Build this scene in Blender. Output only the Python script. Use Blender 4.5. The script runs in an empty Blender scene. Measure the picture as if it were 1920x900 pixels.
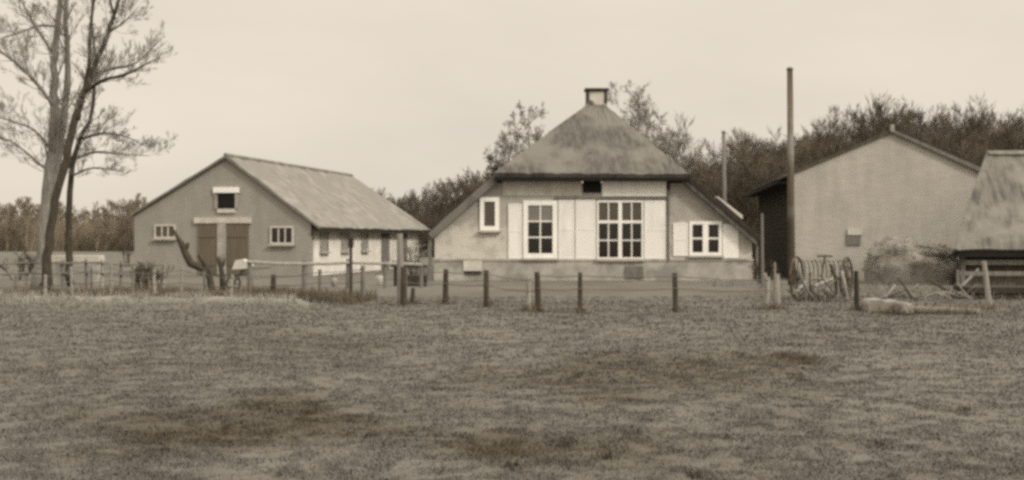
import bpy, math, random
import numpy as np
from mathutils import Vector, Matrix

R = math.radians
scene = bpy.context.scene
COL = scene.collection
F = 2400.0           # focal length in photo pixels (1920 wide)
HY = 447.0           # horizon row of the photograph
EYE = 1.5

def P(px, py, Y):    # a photo pixel at distance Y -> world point
    return Vector(((px - 960) * Y / F, Y, EYE + (HY - py) * Y / F))
def G(px, py):       # a photo pixel on the ground plane
    Y = F * EYE / (py - HY)
    return Vector(((px - 960) * Y / F, Y, 0))

# ------------------------------------------------------------------ materials
def nt(m):
    m.use_nodes = True
    n = m.node_tree
    b = n.nodes['Principled BSDF']
    return n, b

def mat(name, c1, c2=None, scale=3.0, detail=6, rough=0.85, bump=0.0, bscale=None, stretch=(1, 1, 1),
        c3=None, scale3=0.6, spec=0.3, lo=.35, hi=.65):
    """two-tone noise material, an optional third tone in large patches, bump from the same noise"""
    m = bpy.data.materials.new(name)
    n, b = nt(m)
    b.inputs['Roughness'].default_value = rough
    b.inputs['Specular IOR Level'].default_value = spec
    c2 = c2 or tuple(x * .75 for x in c1)
    tc = n.nodes.new('ShaderNodeTexCoord')
    mp = n.nodes.new('ShaderNodeMapping'); mp.inputs['Scale'].default_value = stretch
    n.links.new(tc.outputs['Object'], mp.inputs['Vector'])
    no = n.nodes.new('ShaderNodeTexNoise'); no.inputs['Scale'].default_value = scale
    no.inputs['Detail'].default_value = detail; no.inputs['Roughness'].default_value = .62
    n.links.new(mp.outputs['Vector'], no.inputs['Vector'])
    mr = n.nodes.new('ShaderNodeMapRange'); mr.inputs[1].default_value = lo; mr.inputs[2].default_value = hi
    n.links.new(no.outputs['Fac'], mr.inputs[0])
    mx = n.nodes.new('ShaderNodeMix'); mx.data_type = 'RGBA'
    mx.inputs[6].default_value = (*c1, 1); mx.inputs[7].default_value = (*c2, 1)
    n.links.new(mr.outputs[0], mx.inputs[0])
    out = mx.outputs[2]
    if c3:
        n3 = n.nodes.new('ShaderNodeTexNoise'); n3.inputs['Scale'].default_value = scale3
        n3.inputs['Detail'].default_value = 5
        n.links.new(tc.outputs['Object'], n3.inputs['Vector'])
        r3 = n.nodes.new('ShaderNodeMapRange'); r3.inputs[1].default_value = .48; r3.inputs[2].default_value = .6
        n.links.new(n3.outputs['Fac'], r3.inputs[0])
        m3 = n.nodes.new('ShaderNodeMix'); m3.data_type = 'RGBA'; m3.inputs[7].default_value = (*c3, 1)
        n.links.new(out, m3.inputs[6]); n.links.new(r3.outputs[0], m3.inputs[0])
        out = m3.outputs[2]
    n.links.new(out, b.inputs['Base Color'])
    if bump:
        nb = n.nodes.new('ShaderNodeTexNoise'); nb.inputs['Scale'].default_value = bscale or scale * 4
        nb.inputs['Detail'].default_value = 5
        n.links.new(mp.outputs['Vector'], nb.inputs['Vector'])
        bp = n.nodes.new('ShaderNodeBump'); bp.inputs['Strength'].default_value = bump
        bp.inputs['Distance'].default_value = .03
        n.links.new(nb.outputs['Fac'], bp.inputs['Height']); n.links.new(bp.outputs['Normal'], b.inputs['Normal'])
    return m

def brick_mat(name, c1, c2, mortar, stain, low=None, zlow=0, plane='XZ', patch=.5):
    """brickwork: courses, soft large stains and, if given, a paler whitewash below zlow"""
    m = bpy.data.materials.new(name)
    n, b = nt(m); L = n.links
    b.inputs['Roughness'].default_value = .9; b.inputs['Specular IOR Level'].default_value = .2
    tc = n.nodes.new('ShaderNodeTexCoord')
    sp = n.nodes.new('ShaderNodeSeparateXYZ'); L.new(tc.outputs['Object'], sp.inputs[0])
    cb = n.nodes.new('ShaderNodeCombineXYZ')
    ad = n.nodes.new('ShaderNodeMath'); ad.operation = 'ADD'
    L.new(sp.outputs[0], ad.inputs[0]); L.new(sp.outputs[1], ad.inputs[1])
    L.new(ad.outputs[0], cb.inputs[0]); L.new(sp.outputs[2], cb.inputs[1])
    br = n.nodes.new('ShaderNodeTexBrick'); br.inputs['Scale'].default_value = 1.0
    br.inputs['Brick Width'].default_value = .23; br.inputs['Row Height'].default_value = .075
    br.inputs['Mortar Size'].default_value = .008
    br.inputs['Color1'].default_value = (*c1, 1); br.inputs['Color2'].default_value = (*c2, 1)
    br.inputs['Mortar'].default_value = (*mortar, 1)
    L.new(cb.outputs[0], br.inputs['Vector'])
    no = n.nodes.new('ShaderNodeTexNoise'); no.inputs['Scale'].default_value = .8; no.inputs['Detail'].default_value = 8
    no.inputs['Roughness'].default_value = .65
    L.new(tc.outputs['Object'], no.inputs['Vector'])
    mr = n.nodes.new('ShaderNodeMapRange'); mr.inputs[1].default_value = .4; mr.inputs[2].default_value = .68
    mr.inputs[4].default_value = patch
    L.new(no.outputs['Fac'], mr.inputs[0])
    mx = n.nodes.new('ShaderNodeMix'); mx.data_type = 'RGBA'; mx.inputs[7].default_value = (*stain, 1)
    L.new(br.outputs['Color'], mx.inputs[6]); L.new(mr.outputs[0], mx.inputs[0])
    st = n.nodes.new('ShaderNodeTexNoise'); st.inputs['Scale'].default_value = 2.2; st.inputs['Detail'].default_value = 7
    sm = n.nodes.new('ShaderNodeMapping'); sm.inputs['Scale'].default_value = (1.4, 1.4, .22)
    L.new(tc.outputs['Object'], sm.inputs[0]); L.new(sm.outputs[0], st.inputs['Vector'])
    sr = n.nodes.new('ShaderNodeMapRange'); sr.inputs[1].default_value = .42; sr.inputs[2].default_value = .72; sr.inputs[3].default_value = 1.04; sr.inputs[4].default_value = .92
    L.new(st.outputs['Fac'], sr.inputs[0])
    sv = n.nodes.new('ShaderNodeMix'); sv.data_type = 'RGBA'; sv.blend_type = 'MULTIPLY'; sv.inputs[0].default_value = 1
    L.new(mx.outputs[2], sv.inputs[6]); L.new(sr.outputs[0], sv.inputs[7])
    out = sv.outputs[2]
    if low:
        n2 = n.nodes.new('ShaderNodeTexNoise'); n2.inputs['Scale'].default_value = 1.6; n2.inputs['Detail'].default_value = 6
        L.new(tc.outputs['Object'], n2.inputs['Vector'])
        s = n.nodes.new('ShaderNodeMath'); s.operation = 'MULTIPLY_ADD'; s.inputs[1].default_value = 1.6; s.inputs[2].default_value = -.8
        L.new(n2.outputs['Fac'], s.inputs[0])
        a = n.nodes.new('ShaderNodeMath'); a.operation = 'ADD'; L.new(s.outputs[0], a.inputs[0]); L.new(sp.outputs[2], a.inputs[1])
        r2 = n.nodes.new('ShaderNodeMapRange'); r2.inputs[1].default_value = zlow + .12; r2.inputs[2].default_value = zlow - .12
        L.new(a.outputs[0], r2.inputs[0])
        n3 = n.nodes.new('ShaderNodeTexNoise'); n3.inputs['Scale'].default_value = 3.5; n3.inputs['Detail'].default_value = 6
        L.new(tc.outputs['Object'], n3.inputs['Vector'])
        lw = n.nodes.new('ShaderNodeMix'); lw.data_type = 'RGBA'
        lw.inputs[6].default_value = (*low, 1); lw.inputs[7].default_value = (*[x * .72 for x in low], 1)
        r3 = n.nodes.new('ShaderNodeMapRange'); r3.inputs[1].default_value = .45; r3.inputs[2].default_value = .7
        L.new(n3.outputs['Fac'], r3.inputs[0]); L.new(r3.outputs[0], lw.inputs[0])
        m2 = n.nodes.new('ShaderNodeMix'); m2.data_type = 'RGBA'
        L.new(lw.outputs[2], m2.inputs[7])
        L.new(out, m2.inputs[6]); L.new(r2.outputs[0], m2.inputs[0])
        out = m2.outputs[2]
    L.new(out, b.inputs['Base Color'])
    bp = n.nodes.new('ShaderNodeBump'); bp.inputs['Strength'].default_value = .4; bp.inputs['Distance'].default_value = .01
    L.new(br.outputs['Fac'], bp.inputs['Height']); bp.invert = True
    L.new(bp.outputs['Normal'], b.inputs['Normal'])
    return m

def S(v, w=1.0):     # warm grey of the sepia print
    return (v, v * .945, v * .84)
def W(v): return (v, v * .975, v * .92)
def B(v):            # browner dark tone
    return (v, v * .83, v * .60)

M = {}
M['thatch'] = mat('thatch', S(.13), S(.06), 1.6, 10, .95, 1.0, 5, (5, .9, .9), c3=S(.155), scale3=.55)
M['thatch_pale'] = mat('thatch_pale', S(.185), S(.08), 1.3, 10, .95, 1.0, 5, (4, .9, .9), c3=S(.2), scale3=.8)
M['tile_pale'] = mat('tile_pale', S(.265), S(.15), 1.8, 10, .85, .6, 18, c3=S(.19), scale3=.5)
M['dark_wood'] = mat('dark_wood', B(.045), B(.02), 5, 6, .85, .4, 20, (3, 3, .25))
M['tar_board'] = mat('tar_board', B(.055), B(.018), 9, 4, .85, .5, 20, (1.6, 1.6, .08))
M['brown_wood'] = mat('brown_wood', B(.075), B(.035), 6, 6, .85, .4, 24, (4, 4, .3))
M['grey_wood'] = mat('grey_wood', S(.20), S(.11), 6, 6, .85, .4, 24, (4, 4, .3))
M['pale_wood'] = mat('pale_wood', S(.33), S(.2), 6, 6, .85, .4, 24, (4, 4, .3))
M['white_paint'] = mat('white_paint', W(.82), W(.70), 2.5, 8, .6, .12, 30, (1, 1, .5))
M['cream_paint'] = mat('cream_paint', W(.76), W(.62), 2.0, 8, .65, .15, 30, (2.5, 2.5, .4), c3=W(.70), scale3=.9)
M['off_white'] = mat('off_white', S(.55), S(.40), 2.5, 8, .75, .15, 30)
M['plinth'] = mat('plinth', S(.40), S(.26), 2.5, 8, .9, .3, 20, c3=S(.22), scale3=1.1)
M['house_brick'] = brick_mat('house_brick', S(.33), S(.28), S(.36), S(.4), low=S(.52), zlow=1.95)
M['barn_brick'] = brick_mat('barn_brick', S(.30), S(.265), S(.30), S(.25), patch=.8)
M['grey_brick'] = brick_mat('grey_brick', S(.43), S(.37), S(.39), S(.33), patch=.9)
M['side_plaster'] = mat('side_plaster', W(.76), S(.6), 1.4, 8, .9, .2, 20, c3=S(.54), scale3=.5)
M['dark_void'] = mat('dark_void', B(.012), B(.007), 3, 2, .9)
M['stone'] = mat('stone', S(.42), S(.3), 3, 8, .9, .3, 20)
M['bark_grey'] = mat('bark_grey', S(.24), S(.14), 7, 7, .9, .6, 30, (2, 2, .5))
M['bark_dark'] = mat('bark_dark', B(.075), B(.035), 7, 7, .9, .6, 30, (2, 2, .5))
M['twig_grey'] = mat('twig_grey', S(.32), S(.22), 1, 3, .9)
M['twig_dark'] = mat('twig_dark', B(.085), B(.05), 1, 3, .9)
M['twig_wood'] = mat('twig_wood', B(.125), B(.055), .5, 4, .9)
M['twig_haze'] = mat('twig_haze', B(.22), B(.13), .3, 3, .9)  # far trees: distance haze put into a paler brown
M['heap_straw'] = mat('heap_straw', S(.31), S(.2), 3, 9, .95, 1.0, 14)
M['straw'] = mat('straw', S(.21), S(.13), 6, 6, .95, .6, 24)
M['dry_weed'] = mat('dry_weed', B(.16), B(.08), 1.2, 5, .95)
M['pale_straw'] = mat('pale_straw', S(.32), S(.2), 1.5, 5, .95)
M['rust'] = mat('rust', B(.09), B(.04), 6, 6, .7, .3, 20)
M['wire'] = mat('wire', S(.12), S(.08), 6, 4, .6)
M['door_wood'] = mat('door_wood', B(.155), B(.10), 6, 6, .85, .4, 24, (5, 5, .2))
M['post_grey'] = mat('post_grey', S(.26), S(.16), 6, 6, .85, .4, 24, (4, 4, .3))
M['log_wood'] = mat('log_wood', S(.21), S(.13), 6, 6, .85, .6, 24, (.4, 4, 4))
M['block'] = mat('block', S(.27), S(.18), 4, 8, .9, .5, 20)

def glass_mat(name, c, rough=.08):
    m = bpy.data.materials.new(name); n, b = nt(m)
    no = n.nodes.new('ShaderNodeTexNoise'); no.inputs['Scale'].default_value = 2.2
    tc = n.nodes.new('ShaderNodeTexCoord'); n.links.new(tc.outputs['Object'], no.inputs['Vector'])
    mx = n.nodes.new('ShaderNodeMix'); mx.data_type = 'RGBA'
    mx.inputs[6].default_value = (*c, 1); mx.inputs[7].default_value = (*[x * .5 for x in c], 1)
    n.links.new(no.outputs['Fac'], mx.inputs[0]); n.links.new(mx.outputs[2], b.inputs['Base Color'])
    b.inputs['Roughness'].default_value = rough; b.inputs['Specular IOR Level'].default_value = .5
    bp = n.nodes.new('ShaderNodeBump'); bp.inputs['Strength'].default_value = .05
    n.links.new(no.outputs['Fac'], bp.inputs['Height']); n.links.new(bp.outputs['Normal'], b.inputs['Normal'])
    return m
M['glass'] = glass_mat('glass', B(.02))
M['sky_glass'] = glass_mat('sky_glass', S(.22), .2)  # upper panes: sky reflection put into the glass colour
M['pale_glass'] = glass_mat('pale_glass', S(.36), .3)
M['grey_glass'] = glass_mat('grey_glass', B(.10), .2)

# ------------------------------------------------------------------ mesh builder
class MB:
    def __init__(s): s.v = []; s.f = []
    def add(s, vs, fs):
        o = len(s.v); s.v.extend([tuple(v) for v in vs]); s.f.extend([tuple(i + o for i in f) for f in fs])
    def box(s, a, b, M4=None):
        x0, y0, z0 = a; x1, y1, z1 = b
        vs = [Vector(p) for p in ((x0,y0,z0),(x1,y0,z0),(x1,y1,z0),(x0,y1,z0),(x0,y0,z1),(x1,y0,z1),(x1,y1,z1),(x0,y1,z1))]
        if M4 is not None: vs = [M4 @ v for v in vs]
        s.add(vs, [(0,3,2,1),(4,5,6,7),(0,1,5,4),(1,2,6,5),(2,3,7,6),(3,0,4,7)])
    def prism(s, pts, d):            # closed polygon extruded by vector d
        n = len(pts); d = Vector(d)
        vs = [Vector(p) for p in pts] + [Vector(p) + d for p in pts]
        fs = [tuple(range(n)), tuple(range(2 * n - 1, n - 1, -1))]
        fs += [((i + 1) % n, i, i + n, (i + 1) % n + n) for i in range(n)]
        s.add(vs, fs)
    def tube(s, pts, rad, k=6, cap=True):
        n = len(pts)
        if not hasattr(rad, '__len__'): rad = [rad] * n
        vs = []; fs = []
        pu = None
        for i, p in enumerate(pts):
            t = (pts[min(i + 1, n - 1)] - pts[max(i - 1, 0)])
            if t.length < 1e-9: t = Vector((0, 0, 1))
            t.normalize()
            if pu is None:
                u = t.cross(Vector((0, 1, 0)) if abs(t.y) < .9 else Vector((1, 0, 0)))
            else:
                u = pu - t * pu.dot(t)
            if u.length < 1e-6: u = t.orthogonal()
            u.normalize(); pu = u
            w = t.cross(u)
            for j in range(k):
                a = 2 * math.pi * j / k
                vs.append(p + (u * math.cos(a) + w * math.sin(a)) * rad[i])
        for i in range(n - 1):
            for j in range(k):
                j2 = (j + 1) % k
                fs.append((i * k + j, i * k + j2, (i + 1) * k + j2, (i + 1) * k + j))
        if cap:
            fs.append(tuple(range(k - 1, -1, -1))); fs.append(tuple((n - 1) * k + j for j in range(k)))
        s.add(vs, fs)
    def slab(s, a, b, c, d, th, nx=1, ny=1, amp=0.0, seed=0, sag=0):
        """closed slab whose top is the quad a-b-c-d (a,b low edge; d,c high edge), thickness th downwards along its normal"""
        rr = random.Random(seed)
        a, b, c, d = map(Vector, (a, b, c, d))
        nrm = (b - a).cross(d - a).normalized()
        if nrm.z < 0: nrm = -nrm
        top = []; bot = []
        for j in range(ny + 1):
            for i in range(nx + 1):
                u = i / nx; w = j / ny
                p = (a * (1 - u) + b * u) * (1 - w) + (d * (1 - u) + c * u) * w
                e = amp * rr.uniform(-1, 1)
                if 0 < u < 1 and 0 < w < 1 and sag: e -= sag * math.sin(math.pi * u) * math.sin(math.pi * w)
                top.append(p + nrm * e + (Vector((0, 0, -abs(e))) if j == 0 else Vector()))
                bot.append(p - nrm * (th + (e * .6 if j == 0 else 0)))
        N = len(top); W = nx + 1
        fs = []
        for j in range(ny):
            for i in range(nx):
                q = (j * W + i, j * W + i + 1, (j + 1) * W + i + 1, (j + 1) * W + i)
                fs.append(q); fs.append(tuple(x + N for x in reversed(q)))
        ring = list(range(W)) + [j * W + nx for j in range(1, ny + 1)] + [ny * W + i for i in range(nx - 1, -1, -1)] + [j * W for j in range(ny - 1, 0, -1)]
        for i in range(len(ring)):
            x = ring[i]; y = ring[(i + 1) % len(ring)]
            fs.append((y, x, x + N, y + N))
        s.add(top + bot, fs)
    def build(s, name, m, parent=None, smooth=False, origin=None, bevel=0):
        me = bpy.data.meshes.new(name)
        vs = s.v
        if origin is not None: vs = [(x - origin[0], y - origin[1], z - origin[2]) for x, y, z in vs]
        me.from_pydata(vs, [], s.f); me.update()
        import bmesh
        if len(s.f) < 20000:
            bm = bmesh.new(); bm.from_mesh(me); bmesh.ops.recalc_face_normals(bm, faces=bm.faces[:]); bm.to_mesh(me); bm.free()
        if smooth: me.polygons.foreach_set('use_smooth', [True] * len(me.polygons))
        me.materials.append(m)
        o = bpy.data.objects.new(name, me); COL.objects.link(o)
        if origin is not None: o.location = origin
        if parent is not None:
            o.parent = parent
            par = parent
            off = Vector()
            while par is not None:
                off += par.location; par = par.parent
            if origin is None and par is None and off.length > 0:
                # vertices are in world space: keep them there
                o.location = -off
        if bevel:
            bv = o.modifiers.new('bevel', 'BEVEL'); bv.width = bevel; bv.segments = 1; bv.limit_method = 'ANGLE'
        return o

def tag(o, label=None, cat=None, group=None, kind=None):
    if label: o['label'] = label
    if cat: o['category'] = cat
    if group: o['group'] = group
    if kind: o['kind'] = kind
    return o
def thing(name, label, cat, loc=(0, 0, 0), group=None):
    o = bpy.data.objects.new(name, None); COL.objects.link(o); o.location = loc
    o.empty_display_size = .3
    return tag(o, label, cat, group)
def dup(root, loc, rz=0, sc=(1, 1, 1), label=None):
    r = root.copy(); COL.objects.link(r); r.location = loc; r.rotation_euler = (0, 0, rz); r.scale = sc
    if label: r['label'] = label
    for ch in list(root.children):
        c = ch.copy(); COL.objects.link(c); c.parent = r
        for g in list(ch.children):
            d = g.copy(); COL.objects.link(d); d.parent = c
    return r

# ------------------------------------------------------------------ noise helper for ground tone
def vnoise(x, y, seed=0):
    xi = np.floor(x).astype(np.int64); yi = np.floor(y).astype(np.int64)
    fx = x - xi; fy = y - yi
    fx = fx * fx * (3 - 2 * fx); fy = fy * fy * (3 - 2 * fy)
    def h(a, b):
        n = (a * 374761393 + b * 668265263 + seed * 974711) & 0x7fffffff
        n = ((n ^ (n >> 13)) * 1274126177) & 0x7fffffff
        return ((n ^ (n >> 16)) & 0xffff) / 65535.0
    return (h(xi, yi) * (1 - fx) + h(xi + 1, yi) * fx) * (1 - fy) + (h(xi, yi + 1) * (1 - fx) + h(xi + 1, yi + 1) * fx) * fy
def fbm(x, y, seed=0, o=4):
    t = 0; a = .5; n = 0
    for k in range(o):
        t = t + a * vnoise(x * 2 ** k, y * 2 ** k, seed + k); n += a; a *= .55
    return t / n

def ell(px, py, rx, ry, amt):
    c = G(px, py); top = G(px, py - ry); bot = G(px, py + ry)
    return (c.x, (top.y + bot.y) / 2, rx * c.y / F, abs(top.y - bot.y) / 2, amt)
PATCH = [ell(400, 805, 270, 58, -.95), ell(560, 665, 140, 30, -.25), ell(1250, 705, 270, 42, -.55), ell(1450, 690, 140, 24, -.35),
         ell(1130, 840, 240, 30, -.45), ell(900, 830, 130, 22, -.5), ell(1505, 672, 40, 10, -.8), ell(170, 770, 90, 25, -.35),
         ell(420, 640, 160, 14, -.2), ell(1310, 890, 120, 16, -.5),
         ell(1640, 780, 100, 28, .45), ell(680, 775, 45, 10, .35), ell(1720, 700, 170, 40, .2), ell(60, 860, 120, 40, .25),
         ell(900, 775, 45, 9, .3), ell(1040, 615, 400, 12, .15)]
def tone_at(x, y):
    """grass tone: -1 brown and worn .. +1 pale and dry"""
    n = fbm(x * .45, y * .28, 3, 5) * 2 - 1
    f = fbm(x * 2.3, y * 1.5, 11, 4) * 2 - 1
    t = n * .5 + f * .32
    wob = (fbm(x * 1.1, y * .8, 21, 4) - .5) * 1.6
    for cx, cy, rx, ry, a in PATCH:
        d = np.sqrt(((x - cx) / rx) ** 2 + ((y - cy) / ry) ** 2) + wob * .9
        t = t + 1.25 * a * np.clip(1.5 - d, 0, 1) * .8
    # pale sandy strip on the field's far edge, left and right
    e = bank_y(x)
    s = np.exp(-((y - e) / .55) ** 2) * np.where(x < -4.6, 1, 0) * (.5 + .9 * fbm(x * 1.3, y * 1.3, 31, 3))
    t = t + s * .9
    s2 = np.exp(-((y - 26.6) / .5) ** 2) * np.where((x > 7.2) & (x < 9.8), 1, 0)
    t = t + s2 * .7
    # brown weedy ground behind the left strip
    k = np.clip((y - e - .8) / .8, 0, 1) * np.clip((e + 5 - y) / 2, 0, 1) * np.where((x < -3.5) & (x > -12.5), 1, 0)
    t = t - k * .55
    # pale yard before the house
    k = np.clip((y - 29) / 2, 0, 1) * np.clip((44.5 - y) / 6, 0, 1) * np.where(x > -3, 1, 0)
    t = t - k * .12
    k = np.exp(-((y - 43.6) / 1.0) ** 2) * np.where((x > -2.6) & (x < 8.6), 1, 0)
    t = t + k * .5
    return np.clip(t, -1, 1)
def bank_y(x):
    return 29.8 + np.sin(x * .55) * .35 + np.where(x > -6.5, (x + 6.5) * -.55, 0)
def height_at(x, y):
    h = (fbm(x * .35, y * .35, 41, 4) - .5) * .10 + (fbm(x * 2.2, y * 2.2, 51, 3) - .5) * .045
    near = np.clip((y - 30) / 8, 0, 1)
    h = h * (1 - .7 * near)
    e = bank_y(x)
    h = h + .14 * np.exp(-((y - e) / .5) ** 2) * np.where(x < -4.6, 1, 0)
    fade = np.clip((44 - y) / 4, 0, 1)
    return h * fade

def tone_material(name, stops, per_blade=False):
    m = bpy.data.materials.new(name); n, b = nt(m); L = n.links
    b.inputs['Roughness'].default_value = .95; b.inputs['Specular IOR Level'].default_value = .1
    at = n.nodes.new('ShaderNodeAttribute'); at.attribute_name = 'tone'
    mr = n.nodes.new('ShaderNodeMapRange'); mr.inputs[1].default_value = -1; mr.inputs[2].default_value = 1
    L.new(at.outputs['Fac'], mr.inputs[0])
    tc = n.nodes.new('ShaderNodeTexCoord')
    no = n.nodes.new('ShaderNodeTexNoise'); no.inputs['Scale'].default_value = 6; no.inputs['Detail'].default_value = 8
    L.new(tc.outputs['Object'], no.inputs['Vector'])
    ma = n.nodes.new('ShaderNodeMath'); ma.operation = 'MULTIPLY_ADD'; ma.inputs[1].default_value = .5; ma.inputs[2].default_value = -.25
    L.new(no.outputs['Fac'], ma.inputs[0])
    ad = n.nodes.new('ShaderNodeMath'); ad.operation = 'ADD'; L.new(ma.outputs[0], ad.inputs[0]); L.new(mr.outputs[0], ad.inputs[1])
    src = ad.outputs[0]
    if per_blade:
        g = n.nodes.new('ShaderNodeNewGeometry')
        m2 = n.nodes.new('ShaderNodeMath'); m2.operation = 'MULTIPLY_ADD'; m2.inputs[1].default_value = .2; m2.inputs[2].default_value = -.1
        L.new(g.outputs['Random Per Island'], m2.inputs[0])
        a2 = n.nodes.new('ShaderNodeMath'); a2.operation = 'ADD'; L.new(m2.outputs[0], a2.inputs[0]); L.new(src, a2.inputs[1]); src = a2.outputs[0]
    cr = n.nodes.new('ShaderNodeValToRGB'); el = cr.color_ramp.elements
    el[0].position = 0; el[0].color = (*stops[0], 1); el[1].position = 1; el[1].color = (*stops[-1], 1)
    for i, c in enumerate(stops[1:-1]):
        e = el.new((i + 1) / (len(stops) - 1)); e.color = (*c, 1)
    L.new(src, cr.inputs[0]); L.new(cr.outputs[0], b.inputs['Base Color'])
    if per_blade:                                       # soft turf: blades take most of their shading from the sward's upward normal
        up = n.nodes.new('ShaderNodeMix'); up.data_type = 'VECTOR'; up.inputs[0].default_value = .72
        L.new(g.outputs['Normal'], up.inputs[4]); up.inputs[5].default_value = (0, 0, 1)
        L.new(up.outputs[1], b.inputs['Normal'])
    if not per_blade:
        nb = n.nodes.new('ShaderNodeTexNoise'); nb.inputs['Scale'].default_value = 25; nb.inputs['Detail'].default_value = 6
        L.new(tc.outputs['Object'], nb.inputs['Vector'])
        bp = n.nodes.new('ShaderNodeBump'); bp.inputs['Strength'].default_value = .5; bp.inputs['Distance'].default_value = .03
        L.new(nb.outputs['Fac'], bp.inputs['Height']); L.new(bp.outputs['Normal'], b.inputs['Normal'])
    return m
GRASS_STOPS = [(.06, .048, .031), (.098, .089, .073), S(.13), S(.153), S(.24)]
M['ground'] = tone_material('ground', GRASS_STOPS)
M['grass'] = tone_material('grass', GRASS_STOPS, True)

# ------------------------------------------------------------------ ground
def make_ground():
    xs = np.concatenate([[-1500, -400, -120, -60], np.linspace(-30, 30, 241), [60, 120, 400, 1500]])
    ys = np.concatenate([[-300, -40, 0], np.linspace(5, 50, 226), [56, 64, 80, 110, 160, 260, 500, 1000, 3000]])
    X, Y = np.meshgrid(xs, ys)
    inner = (np.abs(X) < 29.9) & (Y > 5) & (Y < 49.9)
    Z = np.where(inner, height_at(X, Y), 0)
    T = tone_at(X, Y)
    me = bpy.data.meshes.new('ground')
    W = len(xs); Hh = len(ys)
    v = np.stack([X, Y, Z], -1).reshape(-1, 3)
    i = np.arange(W * (Hh - 1)); i = i[(i % W) != W - 1]
    f = np.stack([i, i + 1, i + 1 + W, i + W], -1)
    me.from_pydata(v.tolist(), [], f.tolist()); me.update()
    at = me.attributes.new('tone', 'FLOAT', 'POINT'); at.data.foreach_set('value', T.reshape(-1).astype(np.float32))
    me.polygons.foreach_set('use_smooth', [True] * len(me.polygons))
    me.materials.append(M['ground'])
    o = bpy.data.objects.new('ground', me); COL.objects.link(o); tag(o, 'wide field of short mottled grass running back to the farm', None, None, 'structure')
make_ground()

def blades(name, x, y, z, L, w, lean, m, label, T, seed=1):
    rng = np.random.default_rng(seed)
    n = len(x)
    a = rng.uniform(0, 2 * np.pi, n); la = rng.uniform(0, 2 * np.pi, n)
    ln = lean * rng.uniform(.2, 1, n)
    dx = np.cos(a) * w / 2; dy = np.sin(a) * w / 2
    mx = np.cos(la) * L * ln * .45; my = np.sin(la) * L * ln * .45
    tx = np.cos(la) * L * ln; ty = np.sin(la) * L * ln
    v = np.empty((n, 5, 3))
    v[:, 0] = np.stack([x - dx, y - dy, z - .01], -1); v[:, 1] = np.stack([x + dx, y + dy, z - .01], -1)
    v[:, 2] = np.stack([x + mx + dx * .8, y + my + dy * .8, z + L * .6], -1); v[:, 3] = np.stack([x + mx - dx * .8, y + my - dy * .8, z + L * .6], -1)
    v[:, 4] = np.stack([x + tx, y + ty, z + L * np.sqrt(np.clip(1 - ln * ln * .7, .1, 1))], -1)
    me = bpy.data.meshes.new(name)
    b = np.arange(n) * 5
    me.vertices.add(n * 5); me.vertices.foreach_set('co', v.reshape(-1).astype(np.float32))
    loops = np.stack([b, b + 1, b + 2, b + 3, b + 3, b + 2, b + 4], -1).reshape(-1)
    me.loops.add(n * 7); me.loops.foreach_set('vertex_index', loops.astype(np.int32))
    ls = np.stack([np.arange(n) * 7, np.arange(n) * 7 + 4], -1).reshape(-1)
    me.polygons.add(n * 2); me.polygons.foreach_set('loop_start', ls.astype(np.int32))
    me.update(calc_edges=True); me.validate()
    at = me.attributes.new('tone', 'FLOAT', 'POINT'); at.data.foreach_set('value', np.repeat(T, 5).astype(np.float32))
    me.materials.append(m)
    o = bpy.data.objects.new(name, me); COL.objects.link(o); tag(o, label, None, None, 'stuff')
    return o

def make_grass():
    rng = np.random.default_rng(7)
    n = 760000
    u = rng.random(n)
    y0, y1 = 7.0, 33.0
    y = 1 / (1 / y0 + u * (1 / y1 - 1 / y0))            # denser near the camera
    x = rng.uniform(-1, 1, n) * (y * .42 + 4.0)
    c = fbm(x * 5.5, y * 4.5, 61, 3); k = rng.random(n) < np.clip((c - .22) * 3.0, .3, 1)
    x = x[k]; y = y[k]; c = c[k]; n = len(x)
    T = tone_at(x, y)
    L = (.010 + .022 * rng.random(n) ** 2) * (.6 + 1.1 * np.clip(c - .3, 0, 1)) * (1 + .25 * np.clip(-T, 0, 1)) * np.clip(y / 14, .9, 1.7)
    w = (.004 + .004 * rng.random(n)) * np.clip(y / 8, 1, 3.5)
    blades('grass', x, y, height_at(x, y), L, w, .95, M['grass'], 'short mottled meadow grass covering the field in front', np.clip(T + .06, -1, 1), 8)
make_grass()

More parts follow.
